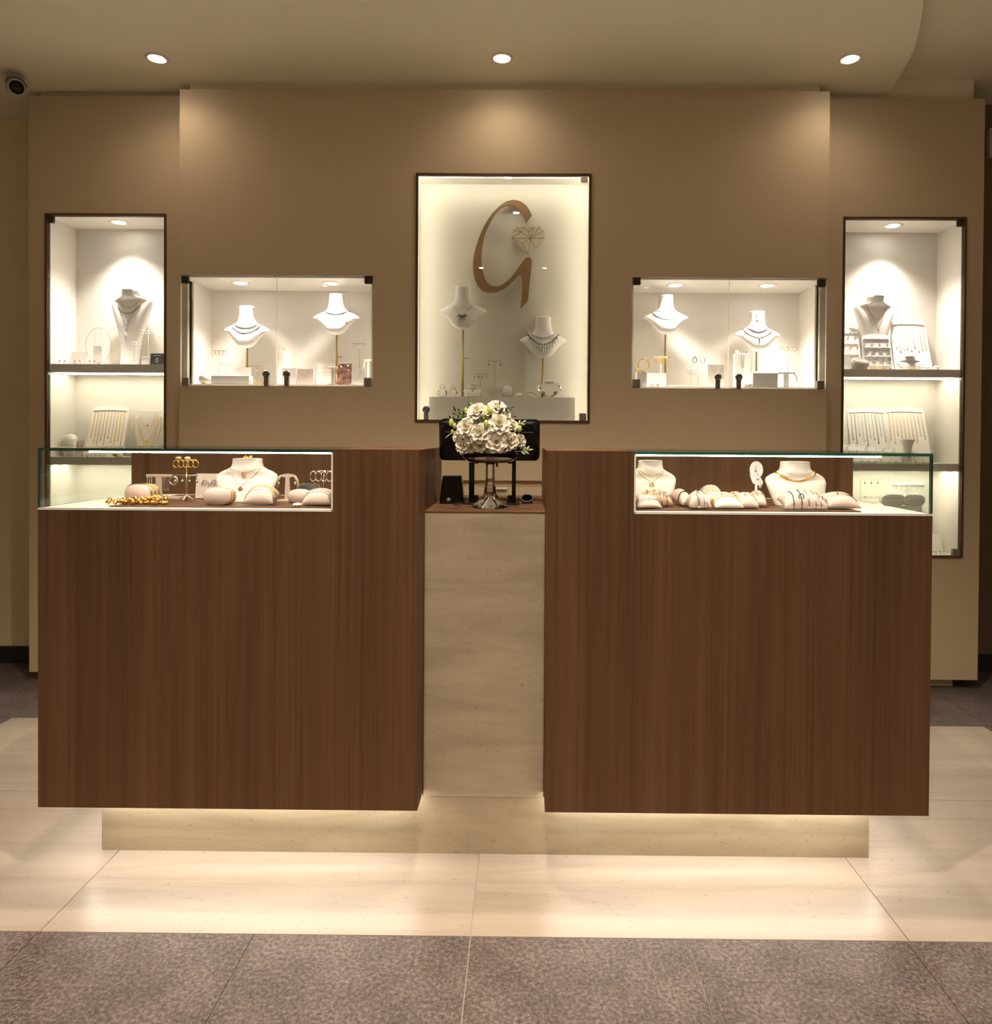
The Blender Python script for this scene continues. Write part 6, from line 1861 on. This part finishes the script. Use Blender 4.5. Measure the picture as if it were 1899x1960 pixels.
for i, (cx, cy, r, d_) in enumerate(((500, 400, 42, 0.03), (690, 240, 32, 0.03), (952, 415, 42, 0.095), (1012, 250, 40, 0.075), (1390, 480, 36, 0.03), (545, 440, 32, 0.04), (625, 300, 30, 0.03), (1235, 262, 26, 0.03), (515, 515, 24, 0.04))):
    u = 790 + cx / 6.782; v = 750 + cy / 6.782; y_ = yv - d_
    x_, z_ = at(u, v, y_); rr = r / 6.782 * px(y_)
    t = thing('flower_bud', 'small pale green bud among the white blooms', 'bud', (x_, y_, z_), i * 1.3, 'green buds in the bouquet')
    MB().ball((0, 0, 0), rr, 8, 7, sx=0.75, sy=0.75, sz=1.25).build('bud', 'bud_green', t, True)
    for k in range(3):
        a = k * 2.1
        MB().ball((rr * 0.55 * math.cos(a), rr * 0.55 * math.sin(a), -rr * 0.25), rr * 0.55, 6, 5, sx=0.5, sy=0.5, sz=1.6).build('sepal', 'bud_green', t, True)
    dst = Vector((xv - x_, yv - y_, zd + ZV(850) - z_)) * 0.5
    MB().tube([(0, 0, -rr * 0.5), tuple(dst)], 0.0010, 5).build('stalk', 'leaf_pale', t, True)
def sprig(cx, cy, ang, n_, L, lab, mat='leaf', grp='leafy sprigs in the bouquet', depth=0.03):
    u = 790 + cx / 6.782; v = 750 + cy / 6.782; y_ = yv - depth
    x_, z_ = at(u, v, y_)
    t = thing('leaf_sprig', lab, 'foliage', (x_, y_, z_), 0, grp)
    Lm = L / 6.782 * px(y_)
    dx, dz = math.cos(ang), math.sin(ang)
    MB().tube([(-dx * Lm * 1.6, 0.02, -dz * Lm * 1.6), (0, 0, 0), (dx * Lm * 0.8, 0, dz * Lm * 0.8)], 0.0008, 5).build('stem', mat, t, True)
    for k in range(n_):
        a = ang + (0.0 if k == n_ - 1 else (0.75 if k % 2 else -0.75))
        f_ = -0.5 + 1.2 * k / max(1, n_ - 1)
        c_, s__ = math.cos(a), math.sin(a)
        bx, bz_ = dx * Lm * f_, dz * Lm * f_
        pts = []
        N = 6
        vs = []
        for i in range(N + 1):
            q = i / N
            wd = 0.17 * Lm * math.sin(PI * min(1, q * 0.95 + 0.03)) ** 0.8
            for sd in (-1, 0, 1):
                vs.append((bx + c_ * Lm * q - s__ * wd * sd, -0.003 + 0.006 * q * (1 if k % 2 else -1) + (0.0 if sd else -0.0015), bz_ + s__ * Lm * q + c_ * wd * sd))
        fs = []
        for i in range(N):
            for j in range(2): fs.append((i * 3 + j, i * 3 + j + 1, i * 3 + 4 + j, i * 3 + 3 + j))
        o = len(vs); vs += [(a_, b_ + 0.0005, c2) for a_, b_, c2 in vs]; fs += [tuple(reversed([q + o for q in f])) for f in fs]
        MB().add(vs, fs).build('leaf', mat, t, True)
for (cx, cy, an, n_, L, d_) in ((575, 310, 1.9, 3, 75, 0.02), (530, 370, 2.9, 4, 70, 0.02), (725, 225, 1.5, 3, 50, 0.02), (1128, 230, 1.55, 2, 75, 0.07), (1225, 225, 0.4, 4, 65, 0.03), (1255, 330, 0.1, 3, 60, 0.03),
                                (890, 375, 3.1, 2, 70, 0.085), (690, 320, 2.6, 4, 70, 0.035), (1000, 345, 0.3, 4, 70, 0.07), (1400, 470, 0.7, 3, 60, 0.02), (640, 290, 2.2, 3, 55, 0.03), (1170, 290, 0.9, 3, 60, 0.06)):
    sprig(cx, cy, an, n_, L, 'dark green leaf sprig among the white blooms', 'leaf', 'leafy sprigs in the bouquet', d_)
sprig(1440, 765, 0.15, 5, 75, 'pale spiky leaf sprig hanging over the bowl rim', 'leaf_pale', None, 0.02)
sprig(1380, 420, 0.5, 4, 65, 'pale slender leaf sprig beside the starry bloom', 'leaf_pale', None, 0.02)
sprig(775, 170, 1.9, 3, 45, 'pale slender leaf sprig at the top of the bouquet', 'leaf_pale', None, 0.02)

# ================================================================== security camera and wall box
yk = 1.30
xk, zk_ = at(32, 167, yk)
cam_root = thing('security_camera', 'white bullet security camera hanging from the ceiling', 'camera', (at(14, 147, yk)[0], yk + 0.05, ZCL))
MB().lathe([(0.030, -0.018), (0.034, -0.006), (0.034, 0.0)], 20).build('mount', 'cctv_white', cam_root, True)
L = WLOC[cam_root.name]
ctr = Vector((xk - L[0], yk - L[1], zk_ - L[2]))
MB().tube([(0, 0, -0.012), tuple(ctr * 0.5 + Vector((0, 0.01, -0.004))), tuple(ctr + Vector((-0.01, 0.05, 0.0)))], 0.012, 10).build('arm', 'cctv_white', cam_root, True)
d = (CAM + Vector((0.5, 0, -0.1)) - Vector((xk, yk, zk_))).normalized()
def ringsalong(c, d, prof, n=24):
    a = d.cross(Vector((0, 0, 1))).normalized(); b = a.cross(d)
    return [[tuple(c + d * s + (a * math.cos(2 * PI * i / n) + b * math.sin(2 * PI * i / n)) * r) for i in range(n)] for r, s in prof]
bd = MB().loft(ringsalong(ctr, d, [(0.028, -0.11), (0.034, -0.10), (0.036, -0.01), (0.036, 0.0), (0.029, 0.0), (0.028, -0.006)])).build('body', 'cctv_white', cam_root, True)
MB().loft(ringsalong(ctr, d, [(0.0275, -0.006), (0.0275, -0.003), (0.012, -0.003), (0.011, -0.001)])).build('lens', 'lens_black', bd, True)
a = d.cross(Vector((0, 0, 1))).normalized(); b = a.cross(d)
vs = []; fs = []
for s__ in (-0.09, 0.006):
    for i in range(11):
        th_ = PI * (0.08 + 0.84 * i / 10)
        for r in (0.0375, 0.0405):
            vs.append(tuple(ctr + d * s__ + (a * math.cos(th_) + b * math.sin(th_)) * r))
for i in range(10):
    o = i * 2; q = 22
    fs += [(o, o + 2, o + 2 + q, o + q), (o + 1, o + 1 + q, o + 3 + q, o + 3), (o, o + 1, o + 3, o + 2), (o + q, o + 2 + q, o + 3 + q, o + 1 + q)]
fs += [(0, q, q + 1, 1), (20, 21, 21 + q, 20 + q)]
MB().add(vs, fs).build('sun_hood', 'brown_paint', bd)
xw, w_, z0, h = span(1893, 1925, 246, 300, YROOM - 0.02)
t = thing('wall_box', 'pale beige box mounted high on the dark brown wall', 'wall box', (xw, YROOM, z0))
MB().box(-w_ / 2, w_ / 2, -0.03, 0.0, 0, h).build('housing', 'white_card', t, bevel=0.002)
MB().box(-w_ / 2 + 0.006, w_ / 2 - 0.006, -0.033, -0.03, 0.006, h - 0.006).build('cover', 'white_card', t, bevel=0.001)
